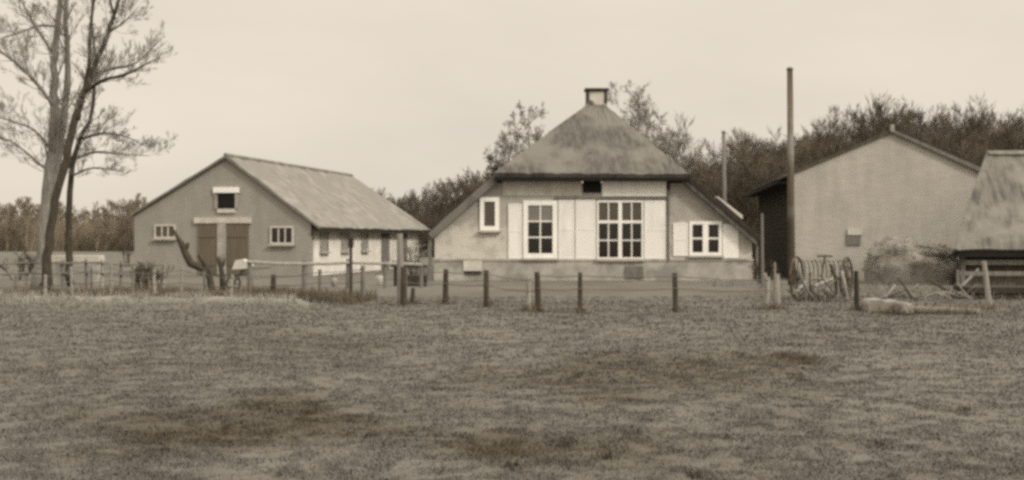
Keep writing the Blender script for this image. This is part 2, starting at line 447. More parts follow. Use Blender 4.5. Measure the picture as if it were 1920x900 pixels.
# dry weeds and pale straw along the field edge
def make_weeds():
    rng = np.random.default_rng(17)
    n = 9000
    x = rng.uniform(-16, -4.2, n); y = bank_y(x) + rng.normal(0, .42, n)
    k = rng.random(n) < np.clip(fbm(x * 1.6, y * 1.6, 71, 3) * 2.4 - .7, 0, 1); x = x[k]; y = y[k]; n = len(x)
    blades('dry_grass', x, y, height_at(x, y), rng.uniform(.05, .2, n), rng.uniform(.008, .016, n), .9, M['pale_straw'],
           'pale dry grass on the low bank at the left field edge', np.zeros(n), 3)
    n = 16000
    x = rng.uniform(-12.6, -3.4, n); y = bank_y(x) + rng.uniform(.8, 4.6, n)
    k = rng.random(n) < np.clip(fbm(x * .9, y * .9, 81, 3) * 3 - 1.0, 0, 1); x = x[k]; y = y[k]; n = len(x)
    blades('dry_weeds', x, y, height_at(x, y), rng.uniform(.08, .34, n), rng.uniform(.008, .02, n), .7, M['dry_weed'],
           'brown dry weeds behind the left fence before the low barn', np.zeros(n), 4)
    n = 9000
    x = rng.uniform(6.2, 15.5, n); y = rng.uniform(27, 41, n)
    k = rng.random(n) < np.clip(fbm(x * .8, y * .8, 91, 3) * 3 - 1.2, 0, 1); x = x[k]; y = y[k]; n = len(x)
    blades('rough_grass', x, y, height_at(x, y), rng.uniform(.05, .28, n), rng.uniform(.008, .02, n), .8, M['straw'],
           'rough tufted grass around the farm tools before the grey brick barn', np.zeros(n), 5)
make_weeds()
def make_tufts():
    rng = np.random.default_rng(23)
    spots = [(757, 573), (772, 572), (835, 571), (912, 577), (991, 585), (1010, 587), (1088, 588), (1267, 584), (1437, 582), (1458, 582), (1444, 581), (1607, 585), (1856, 579),
             (512, 559), (600, 561), (681, 565), (658, 561), (432, 566), (290, 566), (207, 562), (136, 562), (84, 565), (1640, 589), (1670, 589), (1700, 590), (1740, 590), (1780, 590), (1815, 590)]
    X = []; Yv = []
    for px, py in spots:
        g = G(px, py); k = 70; X.append(g.x + rng.normal(0, .13, k)); Yv.append(g.y - .05 + rng.normal(0, .1, k))
    x = np.concatenate(X); y = np.concatenate(Yv); n = len(x)
    blades('added_fence_grass', x, y, height_at(x, y), rng.uniform(.05, .22, n), rng.uniform(.008, .016, n), .8, M['dry_weed'], 'longer grass added around the fence post bases for contact shade', np.zeros(n), 24)  # tufts added to stand in for contact shade at the post feet
    X = []; Yv = []
    dots = [(1505, 672), (1210, 682), (1150, 663), (1275, 705), (812, 733), (577, 777), (1140, 852), (1305, 892), (1808, 770), (425, 807), (1060, 832), (310, 852), (700, 820), (1500, 715), (960, 870), (90, 700), (350, 700), (1650, 840), (640, 690)]
    for px, py in dots:
        g = G(px, py); k = 60; sc = g.y / 14
        X.append(g.x + rng.normal(0, .055 * sc, k)); Yv.append(g.y + rng.normal(0, .07 * sc, k))
    x = np.concatenate(X); y = np.concatenate(Yv); kk = rng.random(len(x)) < .6; x = x[kk]; y = y[kk]; n = len(x)
    blades('grass_tufts', x, y, height_at(x, y), rng.uniform(.02, .07, n), rng.uniform(.005, .011, n), .95, M['tuft'], 'small dark coarse tufts dotted over the mown field', np.zeros(n), 25)
M['tuft'] = mat('tuft', B(.07), B(.04), 3, 4, .95)
make_tufts()

# ------------------------------------------------------------------ farmhouse (front plane Y = 45)
HYD = 45.0
def hx(px): return (px - 960) * HYD / F
def hz(py): return EYE + (HY - py) * HYD / F

def window(parent, x0, x1, z0, z1, cols, rows, yf, fr=.05, mun=.025, mullion=None, transom=None, glass='glass', sill=True,
           upper=None, paint='white_paint', proud=.07, M4=None, lab=None):
    """frame with muntins (one mesh), a pane sheet behind them and a sill; the wall face is at y = yf, the street side is -y"""
    f = MB()
    ya, yb = yf - proud, yf - .004
    def bx(a, b): f.box(a, b, M4)
    bx((x0, ya, z0), (x0 + fr, yb, z1)); bx((x1 - fr, ya, z0), (x1, yb, z1))
    bx((x0 + fr, ya, z1 - fr), (x1 - fr, yb, z1)); bx((x0 + fr, ya, z0), (x1 - fr, yb, z0 + fr))
    zs = [(z0 + fr, z1 - fr)]
    if transom:
        bx((x0 + fr, ya + .006, transom - .05), (x1 - fr, yb, transom + .05))
        zs = [(z0 + fr, transom - .05), (transom + .05, z1 - fr)]
    segs = [(x0 + fr, x1 - fr)]
    if mullion:
        xm = (x0 + x1) / 2
        bx((xm - mullion / 2, ya + .003, z0 + fr), (xm + mullion / 2, yb, z1 - fr))
        segs = [(x0 + fr, xm - mullion / 2), (xm + mullion / 2, x1 - fr)]
    for (sx0, sx1) in segs:
        for k in range(1, cols):
            xc = sx0 + (sx1 - sx0) * k / cols
            bx((xc - mun / 2, ya + .02, z0 + fr), (xc + mun / 2, yb - .004, z1 - fr))
        rr = rows if not transom else rows - 1
        for k in range(1, rr):
            zc = zs[0][0] + (zs[0][1] - zs[0][0]) * k / rr
            bx((sx0, ya + .024, zc - mun / 2), (sx1, yb - .005, zc + mun / 2))
    w = f.build('window', M[paint], parent)
    if lab: w['label'] = lab
    zsplit = None
    if upper: zsplit = zs[0][1] if transom else z0 + fr + (z1 - z0 - 2 * fr) * (rows - 1) / rows
    g = MB(); g.box((x0 + fr * .5, yf - .03, z0 + fr * .5), (x1 - fr * .5, yf - .012, zsplit or z1 - fr * .5), M4); g.build('pane', M[glass], w)
    if upper:
        g = MB(); g.box((x0 + fr * .5, yf - .03, zsplit), (x1 - fr * .5, yf - .012, z1 - fr * .5), M4)
        o = g.build('pane', M[upper], w); o['label'] = 'upper pane coloured paler for sky reflection'
    if sill:
        g = MB(); g.box((x0 - .06, yf - proud - .08, z0 - .07), (x1 + .06, yf - .004, z0 - .002), M4); g.build('sill', M['stone'], w)
    return w

def shutter(parent, x0, x1, z0, z1, yf, m='cream_paint', boards=3):
    f = MB()
    f.box((x0, yf - .035, z0), (x1, yf - .004, z1))
    # raised rails and stiles
    t = .06
    for a, b in (((x0, yf - .043, z0), (x0 + t, yf - .035, z1)), ((x1 - t, yf - .043, z0), (x1, yf - .035, z1)),
                 ((x0 + t, yf - .043, z0), (x1 - t, yf - .035, z0 + t)), ((x0 + t, yf - .043, z1 - t), (x1 - t, yf - .035, z1)),
                 ((x0 + t, yf - .0425, (z0 + z1) / 2 - t / 2), (x1 - t, yf - .035, (z0 + z1) / 2 + t / 2))):
        f.box(a, b)
    return f.build('shutter', M[m], parent)

def make_farmhouse():
    base = (hx(1112), HYD, 0)
    t = thing('farmhouse', 'whitewashed farmhouse with a big thatched hipped roof, tall shuttered windows and one chimney', 'house', base)
    xl, xr = hx(815), hx(1410)
    # walls: gable front plus the two long sides and the rear, one solid shell
    w = MB()
    prof = [(xl, 0), (xr, 0), (xr, hz(452)), (hx(1290), hz(343)), (hx(922), hz(343)), (xl, hz(438))]
    w.prism([(x, HYD, z) for x, z in prof], (0, 17, 0))
    w.build('wall', M['house_brick'], t)
    p = MB()
    p.box((xl - .04, HYD - .05, 0), (xr + .03, HYD - .003, hz(490)))
    p.box((xl - .05, HYD - .075, hz(490) + .002), (xr + .04, HYD - .003, hz(485)))
    p.build('plinth', M['plinth'], t, bevel=.008)
    # roof
    rf = MB()
    yf = HYD - .55; yb = HYD + 17.6
    Lp = (hx(930), yf, hz(325)); Rp = (hx(1284), yf, hz(327))
    LE = (hx(803), yf + .25, hz(437)); RE = (hx(1424), yf + .25, hz(449))
    pk = P(1101, 196, 49.0); pk2 = P(1133, 196, 49.0)
    Lh = Vector(Lp); Rh = Vector(Rp)
    zr = pk.z
    rf.slab(LE, (LE[0], yb, LE[2]), (Lh.x, yb, Lh.z), (Lh.x, yf + .25, Lh.z), .26, 24, 4, .02, 1)
    rf.slab((Lh.x, yf + .25, Lh.z), (Lh.x, yb, Lh.z), (pk.x, yb, zr), (pk.x, 49.0, zr), .26, 24, 6, .02, 2)
    rf.slab((RE[0], yb, RE[2]), RE, (Rh.x, yf + .25, Rh.z), (Rh.x, yb, Rh.z), .26, 24, 4, .02, 3)
    rf.slab((Rh.x, yb, Rh.z), (Rh.x, yf + .25, Rh.z), (pk2.x, 49.0, zr), (pk2.x, yb, zr), .26, 24, 6, .02, 4)
    rf.slab((Lh.x - .05, yf, Lh.z), (Rh.x + .05, yf, Rh.z), (pk2.x, 49.0, zr + .015), (pk.x, 49.0, zr + .015), .25, 34, 14, .022, 5)
    roof = rf.build('roof', M['thatch'], t)
    rd = MB(); rd.tube([Vector((pk.x - .1 + .16, 48.95, zr + .02)), Vector(((pk.x + pk2.x) / 2, 49.4, zr + .03)), Vector(((pk.x + pk2.x) / 2, yb, zr + .03))], [.16, .24, .24], 8)
    rd.build('ridge_cap', M['thatch'], roof)
    # near-black strip painting in the front eave's shade; dark board up the right verge
    e = MB(); e.box((hx(927), yf + .09, hz(340)), (hx(1289), yf + .5, hz(330))); e.build('eave_shade_board', M['dark_void'], roof)
    v = MB()
    a = Vector((hx(1283), yf + .2, hz(334))); b = Vector((hx(1425), yf + .2, hz(455)))
    v.prism([a, b, b + Vector((0, 0, .22)), a + Vector((0, 0, .17))], (0, .35, 0))
    v.build('verge_board', M['dark_wood'], roof)
    # pale strip added on the right slope
    q = MB()
    s0 = P(1345, 371, HYD - .1); s1 = P(1392, 411, HYD - .1)
    q.prism([s0, s1, s1 + Vector((.02, 0, .13)), s0 + Vector((.02, 0, .06))], (0, .9, 0)); q.build('pale_roof_strip', M['off_white'], roof)
    # chimney: pale stack, two dark piers, cover slab
    cx0, cx1 = P(1099, 0, 49.2).x, P(1138, 0, 49.2).x
    zt = P(0, 170, 49.2).z; zb = zr - .5
    zm = P(0, 196, 49.2).z
    c = MB(); c.box((cx0, 48.95, zb), (cx1, 49.65, zm)); ch = c.build('chimney', M['plinth'], roof, bevel=.01)
    for xa, xb in ((cx0, cx0 + .11), (cx1 - .11, cx1)):
        c = MB(); c.box((xa, 48.97, zm), (xb, 49.63, zt)); c.build('pier', M['brown_wood'], ch)
    c = MB(); c.box((cx0 + .112, 49.0, zm), (cx1 - .112, 49.6, zt - .05)); c.build('flue', M['off_white'], ch)
    c = MB(); c.box((cx0 - .06, 48.9, zt), (cx1 + .06, 49.7, zt + .07)); c.build('cover_slab', M['rust'], ch)
    y = HYD
    # windows
    window(t, hx(900), hx(936), hz(432), hz(370), 1, 1, y, fr=.15, glass='grey_glass', lab='small single-pane window in a thick white frame')
    window(t, hx(981), hx(1045), hz(484), hz(376), 2, 3, y, fr=.17, mun=.045, upper='sky_glass', lab='tall six-pane window with a white frame')
    window(t, hx(1119), hx(1206), hz(486), hz(376), 2, 3, y, fr=.065, mun=.04, mullion=.13, transom=hz(416), upper='grey_glass', lab='double twelve-pane window with a thick white transom')
    window(t, hx(1292), hx(1353), hz(479), hz(415), 1, 2, y, fr=.11, mun=.06, mullion=.2, lab='small twin window under the right roof slope')
    # shutters
    shutter(t, hx(953), hx(979), hz(485), hz(382), y)
    shutter(t, hx(1047), hx(1077), hz(486), hz(375), y)
    shutter(t, hx(1079), hx(1117), hz(486), hz(374), y)
    shutter(t, hx(1208), hx(1248), hz(486), hz(376), y)
    shutter(t, hx(1262), hx(1290), hz(480), hz(418), y)
    shutter(t, hx(1355), hx(1384), hz(484), hz(420), y, 'white_paint')
    # upper band: boards, dark loft hatch, white framed panel
    g = MB(); g.box((hx(942), y - .03, hz(367)), (hx(1091), y - .003, hz(337.5))); o = g.build('board_panel', M['off_white'], t); o['label'] = 'pale grey board panel under the eave'
    g = MB(); g.box((hx(1093), y - .05, hz(361)), (hx(1127), y - .003, hz(337.5))); o = g.build('loft_hatch', M['dark_void'], t)
    g = MB()
    px0, px1, z0, z1 = hx(1129), hx(1249), hz(368), hz(338)
    g.box((px0, y - .03, z0), (px1, y - .003, z1))
    for a, b in ((px0, px0 + .05), (hx(1166), hx(1166) + .05), (px1 - .06, px1)): g.box((a, y - .05, z0), (b, y - .03, z1))
    g.box((px0 + .05, y - .055, z0), (px1 - .06, y - .03, z0 + .1))
    g.build('board_panel', M['white_paint'], t)['label'] = 'white framed panel right of the loft hatch'
    g = MB(); g.box((hx(1040), y - .07, hz(373.5)), (hx(1249), y - .003, hz(370))); g.build('ledge', M['grey_wood'], t)
    g = MB(); g.box((hx(1249.5), y - .06, hz(356)), (hx(1256), y - .003, hz(337.5))); g.build('bracket', M['dark_wood'], t)
    g = MB(); g.tube([Vector((hx(1253), y - .07, hz(357))), Vector((hx(1253), y - .07, hz(489)))], .04, 8); g.build('drainpipe', M['grey_wood'], t)
    # cellar light with a pale frame, low hatch
    g = MB(); g.box((hx(869), y - .09, hz(508)), (hx(904), y - .052, hz(489))); cw = g.build('cellar_window', M['off_white'], t)
    g = MB(); g.box((hx(872), y - .1, hz(514)), (hx(902), y - .052, hz(508.5))); g.build('opening', M['dark_void'], cw)
    g = MB(); g.box((hx(1172), y - .1, hz(521)), (hx(1206), y - .052, hz(499))); g.build('cellar_hatch', M['grey_wood'], t)
    # post under the left overhang
    g = MB(); g.box((hx(803), y - .1, 0), (hx(810), y + .06, hz(441))); g.build('corner_post', M['grey_wood'], t)
    g = MB(); g.box((hx(1417), y - .1, 0), (hx(1421), y + .02, hz(456))); g.build('corner_post', M['grey_wood'], t)
make_farmhouse()

# ------------------------------------------------------------------ low barn on the left (turned 10 degrees)
BO = Vector(((583 - 960) * 51 / F, 51, 0)); BU = Vector((.1736, .985, 0)).normalized(); BV = Vector((-.985, .1736, 0)).normalized()
BM = Matrix(((-BV.x, BU.x, 0, BO.x), (-BV.y, BU.y, 0, BO.y), (0, 0, 1, 0), (0, 0, 0, 1)))   # local x along the gable to the right (0 at right corner), y along the side
def bw(px):     # photo column -> local x on the gable plane
    k = (px - 960) / F
    w = (k * BO.y - BO.x) / (BV.x - k * BV.y)
    return -w
def bz(px, py):
    w = -bw(px); Y = BO.y + BV.y * w
    return EYE + (HY - py) * Y / F
def make_low_barn():
    t = thing('barn', 'low grey brick barn with double door and long pale tiled roof, left of the farmhouse', 'barn', (BO + BV * 3.75))
    x0 = bw(252); xa = bw(425)
    za, zr, zl = bz(425, 297), bz(583, 417), bz(258, 404)
    LEN = 17.6
    w = MB()
    w.prism([BM @ Vector(p) for p in ((x0, 0, 0), (0, 0, 0), (0, 0, zr), (xa, 0, za), (x0, 0, zl))], BU * .3)
    w.prism([BM @ Vector(p) for p in ((x0, LEN, 0), (0, LEN, 0), (0, LEN, zr), (x0, LEN, zl))], BU * -.3)
    w.box((x0, .3, 0), (x0 + .25, LEN - .3, zl - .05), BM)
    w.build('wall', M['barn_brick'], t)
    s = MB(); s.box((-.3, .3, 0), (-.0, LEN - .3, zr - .03), BM); o = s.build('wall', M['side_plaster'], t); o['label'] = 'pale plastered long side wall'
    rf = MB()
    T17 = 17.0; th = .1
    zA = za + .13
    def bp(x, y, z): return BM @ Vector((x, y, z))
    ex = .42; slope_r = (za - zr) / (-xa)
    er = (ex, zr + .13 - ex * slope_r); el = (x0 - .12, zl + .08)
    rf.slab(bp(er[0], -.12, er[1]), bp(er[0], LEN + .9, er[1]), bp(xa, T17, zA), bp(xa, -.12, zA), th, 40, 12, .028, 11, sag=.12)
    rf.slab(bp(el[0], LEN + .9, el[1]), bp(el[0], -.12, el[1]), bp(xa, -.12, zA), bp(xa, T17, zA), th, 40, 12, .018, 12)
    rf.slab(bp(er[0], LEN + .95, er[1]), bp(el[0], LEN + .95, el[1]), bp(xa, T17, zA), bp(xa + .01, T17, zA), th, 12, 6, .01, 13)
    roof = rf.build('roof', M['tile_pale'], t)
    e = MB(); e.box((.06, -.1, er[1] - .2), (er[0] - .03, LEN + .85, er[1] - .12), BM); e.build('eave_shade_board', M['dark_wood'], roof)
    g = MB(); g.tube([bp(xa, -.14, zA + .0), bp(xa, T17, zA + .0)], .09, 8); g.build('ridge_cap', M['tile_pale'], roof)
    v = MB()
    v.prism([bp(er[0], -.15, er[1] - .12), bp(xa, -.15, zA - .12), bp(xa, -.15, zA - .02), bp(er[0], -.15, er[1] - .02)], BU * .028)
    v.prism([bp(el[0], -.15, el[1] - .12), bp(xa - .002, -.15, zA - .12), bp(xa - .002, -.15, zA - .02), bp(el[0], -.15, el[1] - .02)], BU * .028)
    v.build('verge_board', M['grey_wood'], roof)
    # hatch
    g = MB(); g.box((bw(409), -.05, bz(425, 391)), (bw(441), -.003, bz(425, 362)), BM); h = g.build('loft_hatch', M['dark_void'], t)
    g = MB(); g.box((bw(401), -.09, bz(425, 361.5)), (bw(449), -.003, bz(425, 351)), BM); g.build('lintel', M['white_paint'], h)
    g = MB(); g.box((bw(408), -.07, bz(425, 399)), (bw(442), -.003, bz(425, 391.5)), BM); g.build('sill', M['off_white'], h)
    for a, b in ((403, 408.7), (441.4, 446)):
        g = MB(); g.box((bw(a), -.06, bz(425, 391)), (bw(b), -.003, bz(425, 362)), BM); g.build('jamb', M['plinth'], h)
    # double door
    for a, b, nm in ((373, 408, 0), (426, 466, 1)):
        g = MB(); g.box((bw(a), -.06, .05), (bw(b), -.003, bz(425, 419)), BM); d = g.build('door', M['door_wood'], t)
        for zc in (bz(425, 445), .4):
            g = MB(); g.box((bw(a) + .04, -.08, zc), (bw(b) - .04, -.06, zc + .1), BM); g.build('brace', M['door_wood'], d)
    g = MB(); g.box((bw(408.5), -.09, .05), (bw(425.5), -.003, bz(425, 419)), BM); g.build('door_post', M['plinth'], t)
    g = MB(); g.box((bw(365), -.1, bz(425, 418.5)), (bw(472), -.003, bz(425, 408)), BM); g.build('lintel', M['off_white'], t)
    # two small windows with bars
    for a, b, y0, y1, lt in ((290, 330, 421, 447, 1), (507, 551, 424, 458, 0)):
        cx = (a + b) / 2
        window(t, bw(a), bw(b), bz(cx, y1), bz(cx, y0), 3, 1, 0, fr=.07, mun=.06, glass='grey_glass' if lt else 'glass', M4=BM, paint='off_white', proud=.06,
               lab='left barred window with a pale frame' if lt else 'right barred window beside the double door')
    # long side: windows (local side plane x = 0)
    SM = BM @ Matrix.Rotation(math.pi / 2, 4, 'Z')          # local x -> along the side, local y -> -x
    for yy in (1.1, 3.9, 6.9):
        window(t, yy, yy + 1.0, .95, 1.85, 2, 2, 0, fr=.08, mun=.05, glass='pale_glass', M4=SM, paint='plinth', proud=.06)
    for yy in (10.2, 13.6):
        g = MB(); g.box((.003, yy, .05), (.06, yy + 1.3, 1.8), BM); g.build('door', M['grey_wood'], t)
make_low_barn()

# ------------------------------------------------------------------ grey brick barn on the right (turned 6 degrees)
CO = Vector(((1488 - 960) * 46 / F, 46, 0)); CU = Vector((.107, .994, 0)).normalized(); CV = Vector((.994, -.107, 0)).normalized()
CM = Matrix(((CV.x, CU.x, 0, CO.x), (CV.y, CU.y, 0, CO.y), (0, 0, 1, 0), (0, 0, 0, 1)))
def make_brick_barn():
    t = thing('barn', 'tall plain barn with a blank pale brick gable, behind the tall telegraph pole', 'barn', CO + CV * 3.2)
    def cp(x, y, z): return CM @ Vector((x, y, z))
    w = MB(); LEN = 15.2; Wd = 6.6
    za = 5.28; ze = 3.84
    w.prism([cp(0, 0, 0), cp(Wd, 0, 0), cp(Wd, 0, ze - .05), cp(3.44, 0, za), cp(0, 0, ze)], CU * .3)
    w.prism([cp(.1, LEN, 0), cp(Wd, LEN, 0), cp(Wd, LEN, ze - .05), cp(3.44, LEN, za), cp(.1, LEN, ze)], CU * -.3)
    w.box((Wd - .3, .3, 0), (Wd, LEN - .3, ze - .08), CM)
    w.build('wall', M['grey_brick'], t)
    s = MB()
    for k in range(62):
        y0 = .31 + k * .235; d = (k % 3) * .012
        s.box((.0 - d, y0, 0), (.14 - d, y0 + .228, ze - .05), CM)
    s.box((.15, .3, 0), (.25, LEN - .3, ze - .06), CM)
    s.build('wall', M['tar_board'], t)['label'] = 'dark tarred board side wall'
    rf = MB()
    sl = (za - ze) / 3.44
    rf.slab(cp(-.62, LEN + .3, ze + .1 - .62 * sl), cp(-.62, -.1, ze + .1 - .62 * sl), cp(3.44, -.1, za + .1), cp(3.44, LEN + .3, za + .1), .09, 24, 6, .01, 21)
    rf.slab(cp(Wd + .3, -.1, ze - .02), cp(Wd + .3, LEN + .3, ze - .02), cp(3.44, LEN + .3, za + .1), cp(3.44, -.1, za + .1), .09, 24, 6, .01, 22)
    roof = rf.build('roof', M['rust'], t)
    v = MB()
    v.prism([cp(3.46, -.13, za - .02), cp(Wd + .3, -.13, ze - .2), cp(Wd + .3, -.13, ze - .03), cp(3.46, -.13, za + .085)], CU * .028)
    v.build('verge_board', M['grey_wood'], roof)
    g = MB(); g.box((3.38, -.16, za + .0), (3.50, .05, za + .26), CM); g.build('finial', M['plinth'], roof)
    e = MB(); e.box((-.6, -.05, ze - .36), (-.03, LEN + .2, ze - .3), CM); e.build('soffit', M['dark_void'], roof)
    # small vent window with a pale lintel
    def cw(px): 
        k = (px - 960) / F
        return (k * CO.y - CO.x) / (CV.x - k * CV.y)
    Yv = CO.y - .107 * cw(1600)
    zz = lambda py: EYE + (HY - py) * Yv / F
    g = MB(); g.box((cw(1587), -.05, zz(459)), (cw(1613), -.003, zz(441)), CM); h = g.build('vent_window', M['grey_wood'], t)
    g = MB(); g.box((cw(1589), -.07, zz(440.5)), (cw(1616), -.003, zz(430)), CM); g.build('lintel', M['off_white'], h)
make_brick_barn()

# ------------------------------------------------------------------ thatched shed at the right edge
def make_shed():
    t = thing('thatched_shed', 'thatched open shed with dark plank walls at the right edge of the farmyard', 'shed', (18, 42, 0))
    y0, y1, y2 = 40.0, 42.3, 44.4
    xe = P(1789, 0, y0).x; ze = P(0, 466, y0).z
    xr = P(1851, 0, y1).x; zr = P(0, 282, y1).z
    X2 = 25
    rf = MB()
    rf.slab((xe, y0, ze), (X2, y0, ze), (X2, y1, zr), (xr, y1, zr), .24, 30, 14, .025, 31)
    xk = xe + 1.8
    rf.slab((X2, y2, ze), (xk, y2, ze), (xr, y1, zr), (X2, y1, zr), .24, 10, 6, .02, 32)
    rf.slab((xk - .02, y2, ze), (xe - .02, y0, ze), (xr, y1, zr + .01), (xr - .01, y1, zr + .01), .22, 10, 12, .02, 33)
    roof = rf.build('roof', M['thatch_pale'], t)
    e = MB(); e.box((xe + .1, y0 + .08, ze - .265), (X2, y0 + .5, ze - .1)); e.build('eave_shade_board', M['dark_void'], roof)  # near-black strip deepening the shade under the thatch edge
    w = MB()
    w.prism([(xe + .32, y0 + .42, 0), (xe + .42, y0 + .42, 0), (xk + .3, y2 - .3, 0), (xk + .2, y2 - .3, 0)], (0, 0, ze - .27)); w.box((xk + .31, y2 - .4, 0), (X2, y2 - .3, ze - .27))
    w.box((xe + .42, y0 + .6, 0), (xe + 1.0, y0 + .66, ze - .27))
    for k in range(44):
        w.box((xe + 1.01 + k * .2, y0 + .6 + (k % 2) * .012, 0), (xe + 1.2 + k * .2, y0 + .66, ze - .27))
    w.build('wall', M['brown_wood'], t)
    for x in (xe + .35, xe + 3.2):
        p = MB(); p.box((x, y0 + .4, 0), (x + .14, y0 + .54, ze - .268)); p.build('post', M['grey_wood'], t)
    p = MB(); p.box((xe + .5, y0 + .44, ze - .52), (X2, y0 + .5, ze - .36)); p.build('rail', M['pale_wood'], t)
make_shed()

# ------------------------------------------------------------------ poles
def pole(px, ytop, ybase, Y, r, m, label):
    t = thing('utility_pole', label, 'pole', (P(px, 0, Y).x, Y, 0))
    g = MB(); h = P(0, ytop, Y).z; x = P(px, 0, Y).x
    g.tube([Vector((x + .06, Y, -.1)), Vector((x + .03, Y, h * .5)), Vector((x, Y, h))], [r, r * .88, r * .75], 10); g.build('shaft', m, t, True)
    c = MB(); c.tube([Vector((x, Y, h)), Vector((x, Y, h + .06)), Vector((x, Y, h + .1))], [r * .95, r * .8, .02], 10); c.build('cap', M['grey_wood'], t, True)
    return t
M['pole_wood'] = mat('pole_wood', B(.14), B(.055), 4, 6, .85, .4, 24, (3, 3, .12), c3=S(.20), scale3=.7)
pole(1481, 131, 535, 41, .125, M['pole_wood'], 'tall thick dark wooden pole standing at the corner of the grey brick barn')
pole(1357, 249, 480, 63, .12, M['grey_wood'], 'grey thinner wooden pole far behind the right slope of the farmhouse roof')

# ------------------------------------------------------------------ fences
def stake(mb, px, ytop, ybase, Y, r, lean=0, seed=0):
    rr = random.Random(seed); x = P(px, 0, Y).x; h = max(P(0, ytop, Y).z, .4)
    mb.tube([Vector((x, Y, -.15)), Vector((x + lean * .5, Y, h * .55)), Vector((x + lean, Y + rr.uniform(-.03, .03), h))], [r * 1.05, r, r * .9], 7)
    return Vector((x + lean, Y, h))
def fence(name, label, spec, wires, m_default, cat='fence'):
    t = thing(name, label, cat, (sum(P(s[0], 0, s[3]).x for s in spec) / len(spec), sum(s[3] for s in spec) / len(spec), 0))
    tops = []
    for i, s in enumerate(spec):
        mb = MB(); tops.append(stake(mb, *s[:5], lean=s[5], seed=i)); o = mb.build('post', M[s[6]] if len(s) > 6 else m_default, t)
    for fz in wires:
        w = MB(); pts = []
        for i in range(len(tops)):
            a = tops[i]; pts.append(Vector((a.x, a.y - .07, a.z * fz)))
            if i + 1 < len(tops):
                b = tops[i + 1]; mid = (Vector((a.x, a.y - .07, a.z * fz)) + Vector((b.x, b.y - .07, b.z * fz))) / 2; mid.z -= .03; pts.append(mid)
        w.tube(pts, .009, 4); w.build('wire', M['wire'], t)
    return t
yb = lambda py: F * EYE / (py - HY)
fence('wire_fence', 'wire fence on dark rough posts along the far field edge before the farmhouse',
      [(757, 500, 573, yb(573), .075, .0), (835, 505, 570, yb(571), .065, .02), (912, 507, 577, yb(577), .06, .0),
       (991, 520, 585, yb(584), .05, .0, 'pale_wood'), (1010, 510, 587, yb(587), .062, -.03), (1088, 511, 588, yb(588), .05, .0), (1267, 512, 582, yb(584), .058, -.02),
       (1437, 520, 580, yb(582), .05, .03, 'pale_wood')],
      (.92, .6), M['brown_wood'])
fence('wire_fence', 'low wire fence on mixed pale and dark stakes along the left field edge',
      [(28, 512, 566, yb(566), .04, .02, 'grey_wood'), (84, 515, 565, yb(565), .04, .02, 'pale_wood'), (136, 500, 560, yb(562), .035, -.05, 'pale_wood'), (172, 502, 560, yb(563), .03, .0, 'grey_wood'), (207, 495, 560, yb(562), .035, .02, 'pale_wood'), (248, 504, 564, yb(563), .03, .03, 'grey_wood'), (290, 505, 567, yb(566), .04, -.02, 'pale_wood'),
       (340, 500, 560, yb(564), .03, .02, 'pale_wood'), (385, 508, 564, yb(564), .035, -.03, 'grey_wood'), (432, 515, 567, yb(566), .045, .05, 'pale_wood'), (512, 515, 557, yb(559), .07, .01, 'brown_wood'),
       (600, 505, 560, yb(561), .045, .0, 'grey_wood'), (681, 498, 565, yb(565), .06, -.01, 'grey_wood')],
      (.9, .55), M['grey_wood'])

def paddock():
    spec = [(-20, 490, 545, 37, .05, 0), (48, 487, 545, 37, .05, .03), (118, 488, 545, 37.2, .05, 0), (163, 486, 545, 37.4, .045, -.03), (192, 487, 545, 37.5, .055, 0), (226, 490, 545, 37.6, .045, .02),
            (262, 490, 545, 37.7, .05, 0), (306, 492, 545, 37.8, .045, .02)]
    t = thing('rail_fence', 'low thin-railed paddock fence of grey stakes behind the left wire fence', 'fence', (-13, 37.4, 0))
    tops = []
    for i, sp in enumerate(spec):
        mb = MB(); tops.append(stake(mb, *sp[:5], lean=sp[5], seed=i + 40)); mb.build('post', M['pale_wood' if i % 3 == 1 else 'grey_wood'], t)
    for dz in (-.08, -.38):
        mb = MB()
        for a, b in zip(tops[:-1], tops[1:]):
            mb.tube([a + Vector((-.03, -.09, dz)), a.lerp(b, .5) + Vector((0, -.09, dz - .02)), b + Vector((.03, -.09, dz))], .026, 5)
        mb.build('rail', M['grey_wood'], t)
paddock()
def rail_fence():
    spec = [(468, 484, 545, 36.5, .07, 0), (571, 488, 540, 37.5, .08, 0), (653, 486, 540, 38, .07, 0), (722, 488, 540, 38.5, .06, 0), (790, 490, 540, 39, .06, 0)]
    t = thing('rail_fence', 'weathered wooden rail fence between the low barn and the farmhouse', 'fence', (-4.5, 37.5, 0))
    tops = []
    for i, s in enumerate(spec):
        mb = MB(); tops.append(stake(mb, *s[:5], seed=i)); mb.build('post', M['grey_wood'], t)
    mb = MB()
    for a, b in zip(tops[:-1], tops[1:]):
        d = (b - a)
        p0 = a - d * .03 + Vector((0, -.1, -.1)); p1 = b + d * .03 + Vector((0, -.1, -.1))
        q = p0.lerp(p1, .5) + Vector((0, 0, random.Random(a.x).uniform(-.04, .02)))
        mb.tube([p0, q, p1], .045, 6)
    mb.build('rail', M['pale_wood'], t)
rail_fence()

